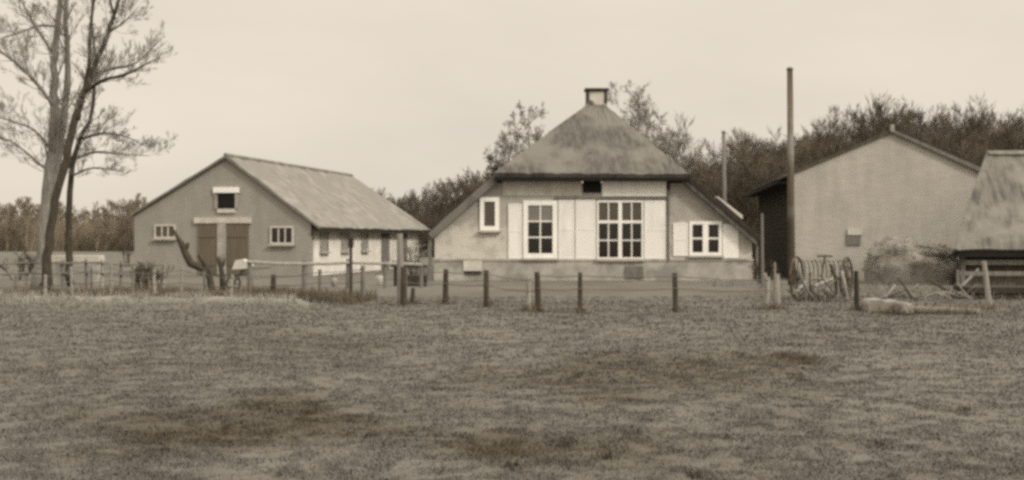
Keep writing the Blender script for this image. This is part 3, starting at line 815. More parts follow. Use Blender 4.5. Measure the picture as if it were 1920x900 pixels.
def lone_post(name, label, px, ytop, ybase, r, m, lean=0, knob=None, tilt=0):
    Y = yb(ybase); x = P(px, 0, Y).x; h = P(0, ytop, Y).z
    t = thing(name, label, 'post', (x, Y, 0))
    g = MB(); g.tube([Vector((x, Y, -.1)), Vector((x + lean * .5, Y, h * .5)), Vector((x + lean, Y, h))], [r * 1.15, r, r * .85], 8); g.build('shaft', M[m], t)
    if knob:
        z = P(0, knob, Y).z; g = MB(); g.box((x + lean * .6 - r * 1.5, Y - r * 1.5, z - .12), (x + lean * .6 + r * 1.5, Y + r * 1.5, z + .12)); g.build('hinge_block', M['dark_wood'], t)
    return t
lone_post('post', 'tall thin dark post with a block on it, before the low barn side wall', 658, 432, 560, .04, 'brown_wood', 0, 455)
lone_post('post', 'tall thick weathered grey post just left of the farmhouse', 752, 438, 571, .08, 'post_grey', -.03)
lone_post('post', 'short dark stub post at the foot of the tall grey post', 773, 540, 572, .05, 'brown_wood', 0.02)
lone_post('post', 'pale stout post of the leaning pair between farmhouse and barn', 1458, 514, 580, .07, 'pale_wood', -.02)
lone_post('post', 'pale slanting post, left one of the pair between farmhouse and barn', 1444, 512, 579, .05, 'pale_wood', -.12)
lone_post('post', 'dark upright post beside the old hay rake', 1607, 508, 583, .055, 'dark_wood', -.02, 0)
lone_post('post', 'slanting pale post before the thatched shed and the farm sledge', 1856, 490, 577, .06, 'pale_wood', -.13)
lone_post('post', 'thin pale prop between the farmhouse corner and the tarred barn wall', 1430, 400, 540, .045, 'grey_wood', -.02)
lone_post('post', 'thin pale stake leaning among the grass beside the dark bush', 1453, 492, 541, .03, 'pale_wood', 0)

# ------------------------------------------------------------------ trees
def wander_path(rng, p, d, L, n, w, up):
    pts = [p.copy()]; d = d.normalized(); st = L / n
    for i in range(n):
        d = (d + Vector((rng.gauss(0, w), rng.gauss(0, w), rng.gauss(0, w) + up))).normalized()
        p = p + d * st; pts.append(p.copy())
    return pts
def side_dir(rng, t, spread):
    u = t.orthogonal().normalized(); a = rng.uniform(0, 2 * math.pi)
    u = (Matrix.Rotation(a, 3, t) @ u)
    return (t * math.cos(spread) + u * math.sin(spread)).normalized()
def branch(mb, rng, p, d, L, r, lev, mx, kids=(4, 7), ratio=.55, up=.05, w=.13, minr=.004, spread=(.5, 1.0), start=.25):
    n = 4 if lev < 2 else 3
    pts = wander_path(rng, p, d, L, n, w, up)
    rad = [max(r * (1 - .72 * i / n), minr) for i in range(n + 1)]
    mb.tube(pts, rad, 6 if lev == 0 else (4 if lev == 1 else 3), False)
    if lev >= mx: return
    for k in range(rng.randint(*kids)):
        u = start + (1 - start) * rng.random() ** .8; f = u * n; i = min(int(f), n - 1)
        q = pts[i].lerp(pts[i + 1], f - i); t = (pts[i + 1] - pts[i]).normalized()
        branch(mb, rng, q, side_dir(rng, t, rng.uniform(*spread)), L * ratio * rng.uniform(.6, 1.15) * (1.15 - .45 * u), max(r * (1 - .72 * u) * .55, minr), lev + 1, mx, kids, ratio, up, w, minr, spread, .15)

def limb_tree(label, limbs, seed, bark, twig, name='bare_tree', mx=4, twigs=16, tw_len=1.5, minr=.006, base=None, kids=(3, 6), lowz=2.0):
    """limbs: list of (points, radii); trunk mesh holds them, the crown mesh holds the twigs growing from them"""
    rng = random.Random(seed)
    t = thing(name, label, 'tree', (limbs[0][0][0].x, limbs[0][0][0].y, 0))
    tm = MB(); cm = MB()
    for pts, rad in limbs:
        # smooth a little
        sp = []; sr = []
        for i in range(len(pts) - 1):
            for k in range(4):
                u = k / 4
                p0 = pts[max(i - 1, 0)]; p1 = pts[i]; p2 = pts[i + 1]; p3 = pts[min(i + 2, len(pts) - 1)]
                q = .5 * ((2 * p1) + (p2 - p0) * u + (2 * p0 - 5 * p1 + 4 * p2 - p3) * u * u + (3 * p1 - p0 - 3 * p2 + p3) * u ** 3)
                j = .06 * min(1, rad[i] * 6)
                sp.append(q + Vector((rng.gauss(0, j * .4), rng.gauss(0, j * .6), 0))); sr.append(rad[i] * (1 - u) + rad[i + 1] * u)
        sp.append(pts[-1]); sr.append(rad[-1])
        tm.tube(sp, sr, 9)
        for k in range(int(twigs * (len(sp) / 16))):
            i = rng.randrange(1, len(sp) - 1)
            if sp[i].z < lowz: continue
            tdir = (sp[i + 1] - sp[i]).normalized()
            branch(cm, rng, sp[i], side_dir(rng, tdir, rng.uniform(.3, .95)), tw_len * rng.uniform(.5, 1.3), max(sr[i] * .3, minr), 1, mx, kids, .58, .12, .10, minr, (.3, .75))
    tm.build('trunk', bark, t, True)
    cm.build('crown', twig, t)
    return t

def LP(Y, *pts):
    return [P(x, y, Y + (dy[0] if dy else 0)) for x, y, *dy in pts]
YT = 38.0
A = [(LP(YT, (72, 545), (80, 470), (84, 400), (94, 310), (101, 200), (103, 100), (112, 0), (120, -120), (118, -220)), [.25, .19, .17, .16, .13, .10, .075, .05, .02]),
     (LP(YT, (86, 420), (104, 330, .2), (116, 240, .3), (127, 130, .4), (122, 20, .4), (140, -90, .4), (150, -180, .3)), [.15, .13, .12, .09, .07, .05, .02]),
     (LP(YT, (100, 200), (80, 170, -.3), (52, 138, -.6), (14, 106, -.9), (-40, 70, -1)), [.06, .055, .05, .035, .015]),
     (LP(YT, (108, 50), (75, 48, .2), (45, 58, .4), (-5, 75, .7)), [.04, .035, .03, .012]),
     (LP(YT, (106, 110), (70, 55, .6), (45, 10, .9), (20, -60, 1)), [.045, .04, .03, .01]),
     (LP(YT, (100, 330), (60, 295, .5), (20, 265, .9), (-20, 255, 1)), [.045, .035, .025, .01]),
     (LP(YT, (103, 290), (65, 245, -.6), (25, 228, -1), (-20, 215, -1)), [.045, .035, .025, .01])]
limb_tree('big bare grey tree with two upright stems, nearest the left edge', A, 5, M['bark_grey'], M['twig_grey'], twigs=26, tw_len=.95, minr=.0028, mx=4, lowz=3.4, kids=(4, 5))
Bt = [(LP(36.5, (84, 540), (89, 480), (100, 400), (124, 300), (142, 215), (165, 155), (190, 95), (210, 40), (234, -40), (248, -120)), [.17, .13, .115, .115, .11, .09, .07, .055, .04, .015]),
      (LP(36.5, (160, 172), (195, 150, -.2), (235, 140, -.4), (275, 120, -.5), (300, 108, -.5)), [.06, .05, .04, .02, .008]),
      (LP(36.5, (172, 140), (215, 128, .3), (255, 118, .5), (300, 75, .6)), [.05, .04, .025, .008]),
      (LP(36.5, (146, 225), (165, 130, .4), (170, 50, .5), (182, -40, .6)), [.07, .06, .045, .02]),
      (LP(36.5, (205, 58), (232, 42, .2), (258, 15, .4)), [.035, .025, .008]),
      (LP(36.5, (215, 35), (200, -30, .5), (190, -110, .7)), [.04, .03, .01])]
limb_tree('dark leaning bare tree with a crooked trunk, in front of the grey twin-stemmed tree', Bt, 9, M['bark_dark'], M['twig_grey'], twigs=26, tw_len=.64, minr=.0028, mx=4, lowz=4.6, kids=(4, 5))
Ct = [(LP(39.5, (131, 535), (129, 430), (132, 340), (148, 262), (172, 215), (178, 120), (172, 30), (178, -60)), [.12, .1, .09, .075, .06, .045, .03, .012]),
      (LP(39.5, (138, 300), (180, 285, .4), (235, 290, .7), (280, 292, .9)), [.04, .035, .02, .008]),
      (LP(39.5, (150, 262), (195, 250, -.4), (240, 258, -.6), (275, 275, -.8)), [.04, .03, .018, .008]),
      (LP(39.5, (135, 330), (175, 315, -.5), (230, 322, -.8)), [.035, .025, .008])]
limb_tree('slender bare tree with low drooping sprays, right of the dark leaning tree', Ct, 14, M['bark_dark'], M['twig_grey'], twigs=26, tw_len=.75, minr=.0028, mx=4, lowz=3.2, kids=(4, 6))

# leaning dead snag before the low barn
def snag():
    Y = 34.0
    t = thing('dead_tree', 'dark broken dead tree trunk leaning left before the low barn', 'tree', (P(396, 0, Y).x, Y, 0))
    g = MB(); g.tube(LP(Y, (398, 556), (394, 524), (386, 506), (372, 501), (358, 494), (349, 478), (341, 458), (333, 445), (325, 431)), [.11, .09, .08, .09, .11, .1, .09, .05, .04], 8); g.build('trunk', M['bark_dark'], t, True)
    g = MB(); g.tube(LP(Y, (394, 522), (387, 500), (380, 490), (374, 478)), [.08, .07, .06, .07], 7); g.build('branch', M['bark_dark'], t, True)
    g = MB(); g.tube(LP(Y, (347, 468), (352, 460), (352, 455)), [.07, .05, .04], 7); g.build('branch', M['bark_dark'], t, True)
snag()
def snag2():
    Y = 36.0
    t = thing('tree_stump', 'short dark leaning stump right of the dead trunk', 'tree', (P(417, 0, Y).x, Y, 0))
    g = MB(); g.tube(LP(Y, (418, 545), (416, 512), (412, 490), (409, 482)), [.09, .07, .07, .05], 7); g.build('trunk', M['bark_dark'], t, True)
    g = MB(); g.tube(LP(Y, (415, 505), (420, 492), (421, 484)), [.04, .035, .02], 6); g.build('branch', M['bark_dark'], t, True)
snag2()

# trees behind the house
def back_tree(label, px, ytop, Y, seed, spreadw=1.0, minr=.007, mx=4, twig='twig_grey', kids=(5, 7)):
    rng = random.Random(seed)
    b = Vector((P(px, 0, Y).x, Y, 0)); h = P(0, ytop, Y).z
    t = thing('bare_tree', label, 'tree', b)
    tm = MB(); pts = [b.copy()]
    for i in range(1, 6): pts.append(b + Vector((rng.gauss(0, .12), rng.gauss(0, .12), h * .91 * i / 5)))
    tm.tube(pts, [.14, .12, .09, .07, .045, .015], 7); tm.build('trunk', M['bark_grey'], t, True)
    cm = MB()
    for k in range(26):
        u = .3 + .68 * k / 26; i = min(int(u * 5), 4); q = pts[i].lerp(pts[i + 1], u * 5 - i)
        branch(cm, rng, q, side_dir(rng, Vector((0, 0, 1)), rng.uniform(.5, 1.05)), h * .34 * spreadw * rng.uniform(.6, 1.1) * (1.25 - .8 * u), .04 * (1.2 - u), 1, mx, kids, .55, .10, .12, minr)
    cm.build('crown', M[twig], t)
    return t
back_tree('tallest bare tree rising behind the left slope of the thatched roof', 992, 186, 64, 101, .8)
back_tree('thin bare tree left of the tallest one behind the thatched roof', 957, 235, 66, 102, .8)
back_tree('short dark bare tree beside the left eave of the farmhouse', 930, 292, 62, 103, .8, twig='twig_dark')
back_tree('wide bare tree just right of the farmhouse chimney', 1182, 168, 66, 104, 1.05)
back_tree('rounded bare tree behind the middle of the right roof slope', 1216, 196, 68, 105, 1.0)
back_tree('lowest bare tree right of the chimney, above the right roof slope', 1252, 238, 65, 106, .9)

# woods: prototypes and copies
def wood_proto(seed, h, twig, group, label, minr=.02, spreadw=1.0, n0=30, bark=None):
    rng = random.Random(seed)
    t = thing('woodland_tree', label, 'tree', (0, 0, 0), group)
    tm = MB(); pts = [Vector((0, 0, -.2))]
    for i in range(1, 6): pts.append(Vector((rng.gauss(0, .18), rng.gauss(0, .18), h * .95 * i / 5)))
    tm.tube(pts, [.2, .17, .13, .1, .07, .03], 6); tm.build('trunk', bark or M['bark_dark'], t, True)
    cm = MB()
    for k in range(n0):
        u = .12 + .86 * k / n0; i = min(int(u * 5), 4); q = pts[i].lerp(pts[i + 1], u * 5 - i)
        branch(cm, rng, q, side_dir(rng, Vector((0, 0, 1)), rng.uniform(.45, 1.15)), h * .36 * spreadw * rng.uniform(.5, 1.15) * (1.2 - .6 * u), .05 * (1.2 - u), 1, 3, (7, 10), .5, .13, .09, minr, (.3, .75))
    zs = sorted(v[2] for v in cm.v); t['h_m'] = zs[int(len(zs) * .985)]
    cm.build('crown', M[twig], t)
    return t
rng = random.Random(77)
def scatter(protos, spots):
    used = set()
    for (px, ytop, Y) in spots:
        i = rng.randrange(len(protos)); pr = protos[i]
        h = P(0, ytop, Y).z; s = h / pr['h_m']
        sc = (s * rng.uniform(.9, 1.25), s * rng.uniform(.9, 1.25), s)
        loc = (P(px, 0, Y).x, Y, 0); rz = rng.uniform(0, 6.28)
        if i not in used:
            used.add(i); pr.location = loc; pr.rotation_euler = (0, 0, rz); pr.scale = sc
        else:
            dup(pr, loc, rz, sc)
    for i, pr in enumerate(protos):
        if i not in used:
            for c in list(pr.children): bpy.data.objects.remove(c)
            bpy.data.objects.remove(pr)
def interp(x, tab):
    for (a, ya), (b, y2) in zip(tab[:-1], tab[1:]):
        if a <= x <= b: return ya + (y2 - ya) * (x - a) / (b - a)
    return tab[-1][1]
RG = 'trees of the dark wood behind the farmyard'
pro = []
for i in range(4):
    p = wood_proto(200 + i, 9, 'twig_wood', RG, 'brown bare tree in the dense dark wood behind the grey brick barn', .0075, 1.1, 40); pro.append(p)
TAB = [(1270, 292), (1340, 290), (1380, 268), (1440, 262), (1500, 238), (1560, 232), (1600, 235), (1640, 192), (1690, 200), (1740, 215), (1800, 222), (1850, 208), (1900, 225), (2000, 215)]
spots = []
for row, (Y, n, dy) in enumerate(((72, 22, 30), (80, 24, 10), (90, 26, 0), (102, 28, 0))):
    for k in range(n):
        px = 1265 + (2000 - 1265) * (k + rng.uniform(.1, .9)) / n
        spots.append((px, interp(px, TAB) + dy + rng.choice((-14, -4, 0, 6, 14, 24)) + rng.uniform(-6, 8), Y + rng.uniform(-3, 3)))
scatter(pro, spots)
def thicket(name, label, x0, x1, y0, y1, h, n, m, seed, w=(.02, .05)):
    r = np.random.default_rng(seed)
    x = r.uniform(x0, x1, n); y = r.uniform(y0, y1, n)
    blades(name, x, y, np.zeros(n), h * r.uniform(.25, 1, n) * (.6 + .6 * fbm(x * .25, y * .25, seed, 3)), r.uniform(*w, n), .45, m, label, np.zeros(n), seed)
thicket('undergrowth', 'dark tangled undergrowth between the trunks of the wood behind the barn', 9, 50, 70, 100, 4.5, 26000, M['twig_wood'], 5)

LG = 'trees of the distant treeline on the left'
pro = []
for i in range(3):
    p = wood_proto(300 + i, 8, 'twig_haze', LG, 'small brown tree of the distant treeline beyond the left meadow', .013, .95, 26, M['twig_haze']); pro.append(p)
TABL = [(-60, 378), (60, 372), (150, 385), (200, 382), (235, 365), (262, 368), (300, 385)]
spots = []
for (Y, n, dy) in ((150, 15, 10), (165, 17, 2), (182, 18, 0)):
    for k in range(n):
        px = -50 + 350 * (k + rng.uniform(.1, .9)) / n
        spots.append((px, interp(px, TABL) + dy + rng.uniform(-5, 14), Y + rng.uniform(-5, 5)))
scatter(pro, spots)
thicket('undergrowth', 'brown scrub under the distant treeline on the left', -75, -38, 146, 185, 5.0, 12000, M['twig_haze'], 6, (.05, .1))

MG = 'trees of the wood seen between the low barn and the farmhouse'
pro = []
for i in range(3):
    p = wood_proto(400 + i, 8, 'twig_wood', MG, 'brown bare tree of the wood seen between low barn and farmhouse', .009, 1.0, 34); pro.append(p)
TABM = [(560, 330), (660, 350), (700, 352), (730, 362), (760, 360), (790, 352), (850, 340), (900, 322), (960, 330)]
spots = []
for (Y, n, dy) in ((104, 12, 12), (114, 12, 0), (124, 12, 0)):
    for k in range(n):
        px = 690 + 260 * (k + rng.uniform(.1, .9)) / n
        spots.append((px, interp(px, TABM) + dy + rng.uniform(-6, 10), Y + rng.uniform(-4, 4)))
scatter(pro, spots)
thicket('undergrowth', 'brown scrub of the wood between the low barn and the farmhouse', -13, 0, 102, 126, 4.5, 9000, M['twig_wood'], 7, (.03, .08))

# ------------------------------------------------------------------ shrubs
def shrub(label, px, ytop, ybase, wpx, seed, m, n=60, minr=.007):
    Y = yb(ybase); rr = random.Random(seed)
    b = Vector((P(px, 0, Y).x, Y, 0)); h = P(0, ytop, Y).z; w = wpx * Y / F / 2
    t = thing('shrub', label, 'shrub', b)
    st = MB(); cm = MB()
    for k in range(7):
        a = rr.uniform(0, 6.28); q = b + Vector((math.cos(a) * w * .25, math.sin(a) * w * .25, 0))
        pts = wander_path(rr, q - Vector((0, 0, .05)), Vector((math.cos(a) * w * .5, math.sin(a) * w * .5, h)), h * .9, 4, .12, .05)
        st.tube(pts, [.025, .02, .016, .012, .008], 5)
        for j in range(max(n // 7, 1)):
            i = rr.randrange(1, 4)
            branch(cm, rr, pts[i], side_dir(rr, Vector((0, 0, 1)), rr.uniform(.3, 1.3)), max(w, h) * .5 * rr.uniform(.5, 1), .012, 2, 3, (3, 5), .6, .03, .2, minr)
    st.build('stem', M['bark_dark'], t); cm.build('crown', m, t)
shrub('brown twiggy shrub at the left edge beside the big bare trees', 35, 470, 525, 90, 1, M['twig_dark'], 90)
shrub('dark low bush between the farmhouse corner and the tarred barn wall', 1428, 488, 532, 55, 2, M['twig_dark'], 90)
shrub('brown low bush behind the left fence, near the corner of the low barn', 285, 490, 548, 80, 3, M['twig_dark'], 60)
shrub('dark little bush at the far left corner of the low barn', 238, 400, 500, 30, 4, M['twig_dark'], 40)
shrub('grey leafless bush between the thick grey post and the farmhouse', 776, 455, 515, 45, 6, M['twig_grey'], 60)

# ------------------------------------------------------------------ straw heap before the brick barn
def heap(name, label, px0, px1, ytop, Y, dep, seed, m):
    x0, x1 = P(px0, 0, Y).x, P(px1, 0, Y).x; h = P(0, ytop, Y).z; cx = (x0 + x1) / 2; rx = (x1 - x0) / 2
    r = np.random.default_rng(seed)
    g = MB(); n = 28; mrow = 12
    vs = []
    for j in range(mrow + 1):
        ph = j / mrow * math.pi / 2
        for i in range(n):
            a = 2 * math.pi * i / n
            k = (math.cos(ph)) ** .4; zz = math.sin(ph) ** .6
            e = 1 + .22 * (vnoise(np.array([i * .6]), np.array([j * .6]), seed)[0] - .5) * 2
            vs.append((math.cos(a) * rx * k * e, math.sin(a) * dep * k * e, zz * h * (1 - .12 * math.cos(a)) * (1 + .07 * math.sin(3 * a + .6) + .05 * math.sin(5 * a))))
    fs = [(j * n + i, j * n + (i + 1) % n, (j + 1) * n + (i + 1) % n, (j + 1) * n + i) for j in range(mrow) for i in range(n)]
    g.add(vs, fs)
    # loose stalks over its surface
    rr = random.Random(seed)
    for k in range(5000):
        v = Vector(vs[rr.randrange(n * (mrow - 1))]); d = Vector((rr.gauss(0, 1), rr.gauss(0, 1), rr.gauss(.2, .6))).normalized() * rr.uniform(.1, .26)
        s = d.orthogonal().normalized() * .011
        v += Vector((rr.uniform(-.08, .08), rr.uniform(-.08, .08), rr.uniform(-.06, .06)))
        g.add([v - s, v + s, v + d], [(0, 1, 2)])
    o = g.build(name, m, None, True); o.location = (cx, Y, 0)
    tag(o, label, 'heap')
heap('straw_heap', 'rounded grey straw heap against the blank brick gable, left of the thatched shed', 1630, 1800, 459, 42.4, 1.1, 3, M['heap_straw'])

# ------------------------------------------------------------------ farm tools and clutter
def wheel(mb, c, ax, r, rim=.035, spokes=10):
    ax = ax.normalized(); u = ax.orthogonal().normalized(); w = ax.cross(u)
    n = 22; ring = [c + (u * math.cos(2 * math.pi * i / n) + w * math.sin(2 * math.pi * i / n)) * r for i in range(n + 1)]
    mb.tube(ring, rim, 6, False)
    mb.tube([c - ax * .09, c + ax * .09], .06, 8)
    for k in range(spokes):
        a = 2 * math.pi * k / spokes
        mb.tube([c, c + (u * math.cos(a) + w * math.sin(a)) * r], .016, 5)
def hay_rake():
    Y = 31.5
    c = P(1540, 0, Y); c.z = 0
    t = thing('hay_rake', 'old rusty horse hay rake with spoked wheels and curved tines, before the brick barn', 'farm tool', c)
    ax = Vector((.86, -.5, 0)).normalized(); fw = Vector((-.5, -.86, 0))
    hub = .52
    a = c - ax * .62 + Vector((0, 0, hub)); b = c + ax * .62 + Vector((0, 0, hub))
    for p in (a, b):
        g = MB(); wheel(g, p, ax, hub, .028, 10); g.build('wheel', M['rust'], t)
    g = MB(); g.tube([a, b], .035, 6); g.build('axle', M['rust'], t)
    for k in range(11):
        p = a.lerp(b, .06 + .88 * k / 10)
        pts = []
        for i in range(8):
            th = -.5 + i * .42
            pts.append(p + fw * (-.48 * math.sin(th * .8 + .3)) + Vector((0, 0, .34 * math.cos(th) + .1 - (.07 * i if i > 4 else 0))))
        for q in pts: q.z = max(q.z, .02)
        g = MB(); g.tube(pts, .014, 5); g.build('tine', M['grey_wood' if k % 3 else 'rust'], t)
    g = MB(); m = a.lerp(b, .5)
    g.tube([m + ax * .3, m + ax * .22 + fw * 1.3 + Vector((0, 0, -.15))], .04, 6); g.tube([m - ax * .3, m - ax * .22 + fw * 1.3 + Vector((0, 0, -.3))], .04, 6)
    g.tube([m - ax * .3 + fw * .4, m + ax * .3 + fw * .4], .03, 6); g.build('shaft', M['pale_wood'], t)
    g = MB(); g.tube([m, m - fw * .2 + Vector((0, 0, .36)), m - fw * .3 + Vector((0, 0, .52))], .02, 6); g.box(m - fw * .3 + Vector((-.16, -.13, .52)), m - fw * .3 + Vector((.16, .13, .56))); g.build('seat', M['rust'], t)
hay_rake()

def old_wheel(label, px, py, Y, r, ang, m):
    c = P(px, py, Y); c.z = r
    t = thing('wagon_wheel', label, 'wheel', (c.x, c.y, 0))
    g = MB(); ax = Vector((math.sin(ang), -math.cos(ang), .25))
    n = 26; axn = ax.normalized(); u = axn.orthogonal().normalized(); w = axn.cross(u)
    g.tube([c + (u * math.cos(2 * math.pi * i / n) + w * math.sin(2 * math.pi * i / n)) * r for i in range(n + 1)], .04, 6, False); g.build('rim', m, t)
    g = MB(); g.tube([c - axn * .12, c + axn * .12], .08, 8); hub = g.build('hub', m, t)
    for k in range(10):
        a = 2 * math.pi * k / 10; g = MB(); g.tube([c + (u * math.cos(a) + w * math.sin(a)) * .07, c + (u * math.cos(a) + w * math.sin(a)) * r], .02, 5); g.build('spoke', m, t)
def brush_pile(label, curves, mats):
    p0 = curves[0][0][0]
    t = thing('brush_pile', label, 'brush pile', (p0.x, p0.y, 0))
    for i, (pts, r) in enumerate(curves):
        pts = [Vector((p.x, p.y, max(p.z, r * .6))) for p in pts]
        g = MB(); n = len(pts); g.tube(pts, [r * (1 - .5 * k / (n - 1)) for k in range(n)], 6); g.build('branch', M[mats[i % len(mats)]], t, True)
rb = random.Random(61)
cv = [(LP(30.0, (1497, 500), (1503, 525), (1516, 548), (1530, 572)), .05), (LP(30.2, (1558, 496), (1566, 520), (1568, 550), (1556, 578)), .05),
      (LP(30.1, (1578, 508), (1584, 535), (1590, 560), (1584, 582)), .045), (LP(30.0, (1536, 560), (1556, 572), (1582, 576), (1606, 560)), .05),
      (LP(30.3, (1512, 560), (1540, 552), (1560, 566), (1580, 582)), .05), (LP(30.4, (1525, 580), (1522, 550), (1518, 524), (1521, 510)), .035)]
for k in range(30):
    x = rb.uniform(1490, 1605); cv.append((LP(rb.uniform(30, 31), (x, rb.uniform(560, 580)), (x + rb.uniform(-15, 15), rb.uniform(545, 560)), (x + rb.uniform(-30, 30), rb.uniform(510, 550))), rb.uniform(.012, .03)))
brush_pile('tangled pile of crooked branches in front of the hay rake', cv, ('grey_wood', 'brown_wood', 'pale_wood', 'bark_dark'))
cv = []
for k in range(34):
    x = rb.uniform(1640, 1840); d = rb.choice((-1, 1)); ln = rb.uniform(25, 60)
    cv.append((LP(rb.uniform(30.5, 32.5), (x, rb.uniform(556, 570)), (x + d * ln * .5, rb.uniform(548, 562)), (x + d * ln, rb.uniform(530, 560))), rb.uniform(.012, .035)))
brush_pile('low loose pile of branches and timber before the straw heap', cv, ('grey_wood', 'brown_wood', 'pale_wood'))


def farm_cart():
    Y = 31.8
    c = P(1872, 0, Y); c.z = 0
    t = thing('farm_sledge', 'low dark flat farm sledge standing before the thatched shed', 'sledge', c)
    x0, x1 = P(1802, 0, Y).x, P(1960, 0, Y).x
    zt = P(0, 537, Y).z; zb = P(0, 549, Y).z
    g = MB(); g.box((x0, Y - .5, zb), (x1, Y + .6, zt)); g.build('bed', M['dark_wood'], t, bevel=.01)
    for y in (Y - .46, Y + .48):
        g = MB(); g.prism([(x0 - .12, y, zb - .02), (x0 + .1, y, .02), (x1, y, .02), (x1, y, zb - .002), (x0 + .1, y, zb - .002)], (0, .08, 0)); g.build('runner', M['dark_wood'], t)
    for y in (Y - .3, Y + .35):
        g = MB(); g.tube([Vector((x0 + .1, y, zb + .03)), Vector((x0 - .55, y - .05, .1))], .045, 6); g.build('shaft', M['grey_wood'], t)
    for x, dx in ((x0 + .1, -.0), (x1 - .1, .0)):
        g = MB(); g.box((x - .03, Y + .5, zt), (x + .03, Y + .56, zt + .4)); g.build('stake', M['grey_wood'], t)
    g = MB(); g.box((x0 + .15, Y + .51, zt + .25), (x1, Y + .55, zt + .36)); g.build('side_board', M['grey_wood'], t)
farm_cart()

def leaning_pole(label, a, b, r, m, name='wooden_pole'):
    g = MB(); a = Vector(a); b = Vector(b); mid = (a + b) / 2 + Vector((0, 0, -.02))
    g.tube([a, mid, b], [r, r, r * .8], 7); o = g.build(name, M[m], None, True); tag(o, label, 'pole'); return o
leaning_pole('dark bent pole stuck slanting in the ground before the straw heap', P(1718, 566, 30.5), P(1684, 520, 31.0), .03, 'brown_wood')
leaning_pole('grey pole slanting up from the ground to the thatched shed wall', P(1783, 556, 33.0), P(1834, 505, 34.5), .04, 'grey_wood')
leaning_pole('brown pole slanting down to the right between straw heap and sledge', P(1744, 526, 33.5), P(1795, 553, 33.0), .035, 'brown_wood')

def log(label, px0, px1, ybase, hpx, dep, m, seed):
    Y = yb(ybase); x0, x1 = P(px0, 0, Y).x, P(px1, 0, Y).x; h = hpx * Y / F
    rr = random.Random(seed); g = MB(); pts = []; n = 9
    for i in range(n): pts.append(Vector((x0 + (x1 - x0) * i / (n - 1), Y + rr.gauss(0, .04), h * .4 + rr.gauss(0, .02))))
    g.tube(pts, [h * .52 * rr.uniform(.78, 1.15) for _ in range(n)], 9); o = g.build('log', M[m], None, True); tag(o, label, 'log'); return o
log('long pale log lying in the grass in front of the sledge', 1708, 1834, 588, 13, .2, 'log_wood', 3)
def stone_block(label, px0, px1, ytop, ybase, seed, m='block'):
    Y = yb(ybase); x0, x1 = P(px0, 0, Y).x, P(px1, 0, Y).x; h = P(0, ytop, Y).z
    rr = random.Random(seed); g = MB()
    pts = [Vector((x0 + (x1 - x0) * u, Y, z * h)) for u, z in ((0, 0), (.02, .75), (.12, .98), (.4, 1.0), (.55, .86), (.85, .9), (.97, .6), (1, 0))]
    g.prism(pts, (0, .5, 0)); o = g.build('stone_block', M[m], None, False, None, .03); tag(o, label, 'stone'); return o
stone_block('low pale stone block right of the dark post by the hay rake', 1624, 1694, 560, 587, 1)
stone_block('small rounded pale stone next to the end of the long log', 1690, 1714, 566, 590, 2)

# trough left, white tub on a bench, box, buckets
def trough():
    Y = 41.0; x0, x1 = P(96, 0, Y).x, P(186, 0, Y).x; z1 = P(0, 479, Y).z; z0 = P(0, 491, Y).z
    t = thing('trough', 'long pale stone trough on dark legs behind the left fence', 'trough', ((x0 + x1) / 2, Y, 0))
    g = MB(); g.box((x0, Y, z0), (x1, Y + .08, z1)); g.box((x0, Y + .5, z0), (x1, Y + .58, z1)); g.box((x0, Y + .08, z0), (x0 + .08, Y + .5, z1)); g.box((x1 - .08, Y + .08, z0), (x1, Y + .5, z1)); g.box((x0 + .08, Y + .08, z0), (x1 - .08, Y + .5, z0 + .06))
    g.build('basin', M['off_white'], t, bevel=.01)
    for x in (x0 + .1, x1 - .25):
        g = MB(); g.box((x, Y + .05, 0), (x + .15, Y + .5, z0)); g.build('leg', M['plinth'], t)
trough()
def lathe(prof, n=18):
    g = MB(); vs = []; 
    for r, z in prof:
        for i in range(n): vs.append((r * math.cos(2 * math.pi * i / n), r * math.sin(2 * math.pi * i / n), z))
    fs = [(j * n + i, j * n + (i + 1) % n, (j + 1) * n + (i + 1) % n, (j + 1) * n + i) for j in range(len(prof) - 1) for i in range(n)]
    fs.append(tuple(range(n - 1, -1, -1))); g.add(vs, fs); return g
def bench_and_tub():
    Y = 40.5
    x0, x1 = P(733, 0, Y).x, P(800, 0, Y).x; zt = P(0, 497, Y).z
    t = thing('bench', 'dark rough wooden bench beside the left corner of the farmhouse', 'bench', ((x0 + x1) / 2, Y, 0))
    g = MB(); g.box((x0, Y - .2, zt - .07), (x1, Y + .25, zt)); g.build('seat', M['dark_wood'], t)
    for x in (x0 + .1, x1 - .18):
        for y in (Y - .17, Y + .15):
            g = MB(); g.box((x, y, 0), (x + .07, y + .07, zt - .07)); g.build('leg', M['dark_wood'], t)
    g = lathe([(.13, 0), (.2, .17), (.21, .19), (.185, .18), (.11, .03)]); o = g.build('tub', M['white_paint'], None, True); o.location = (P(744, 0, Y).x, Y, zt); tag(o, 'white enamel tub on the left end of the dark bench', 'tub')
    g = MB(); x = P(772, 0, Y).x
    g.box((x - .1, Y - .42, .0), (x + .5, Y - .24, .34)); o = g.build('crate', M['dark_wood'], None, False, None, .01); tag(o, 'dark wooden crate on the ground in front of the bench', 'crate')
bench_and_tub()
def bucket(label, px, ybase, r, h, m, z=0):
    Y = yb(ybase); t = thing('bucket', label, 'bucket', (P(px, 0, Y).x, Y, z))
    g = lathe([(r * .75, 0), (r, h), (r * 1.05, h + .01), (r * .92, h), (r * .68, .02)])
    o = g.build('body', M[m], None, True); o.parent = t
    g = MB(); g.tube([Vector((r * math.cos(a), .0, h + r * .9 * math.sin(a))) for a in [math.pi * i / 10 for i in range(11)]], .008, 5); o = g.build('handle', M['rust'], None); o.parent = t
bucket('white pail standing by the rail fence left of the bench', 712, 536, .14, .3, 'white_paint')
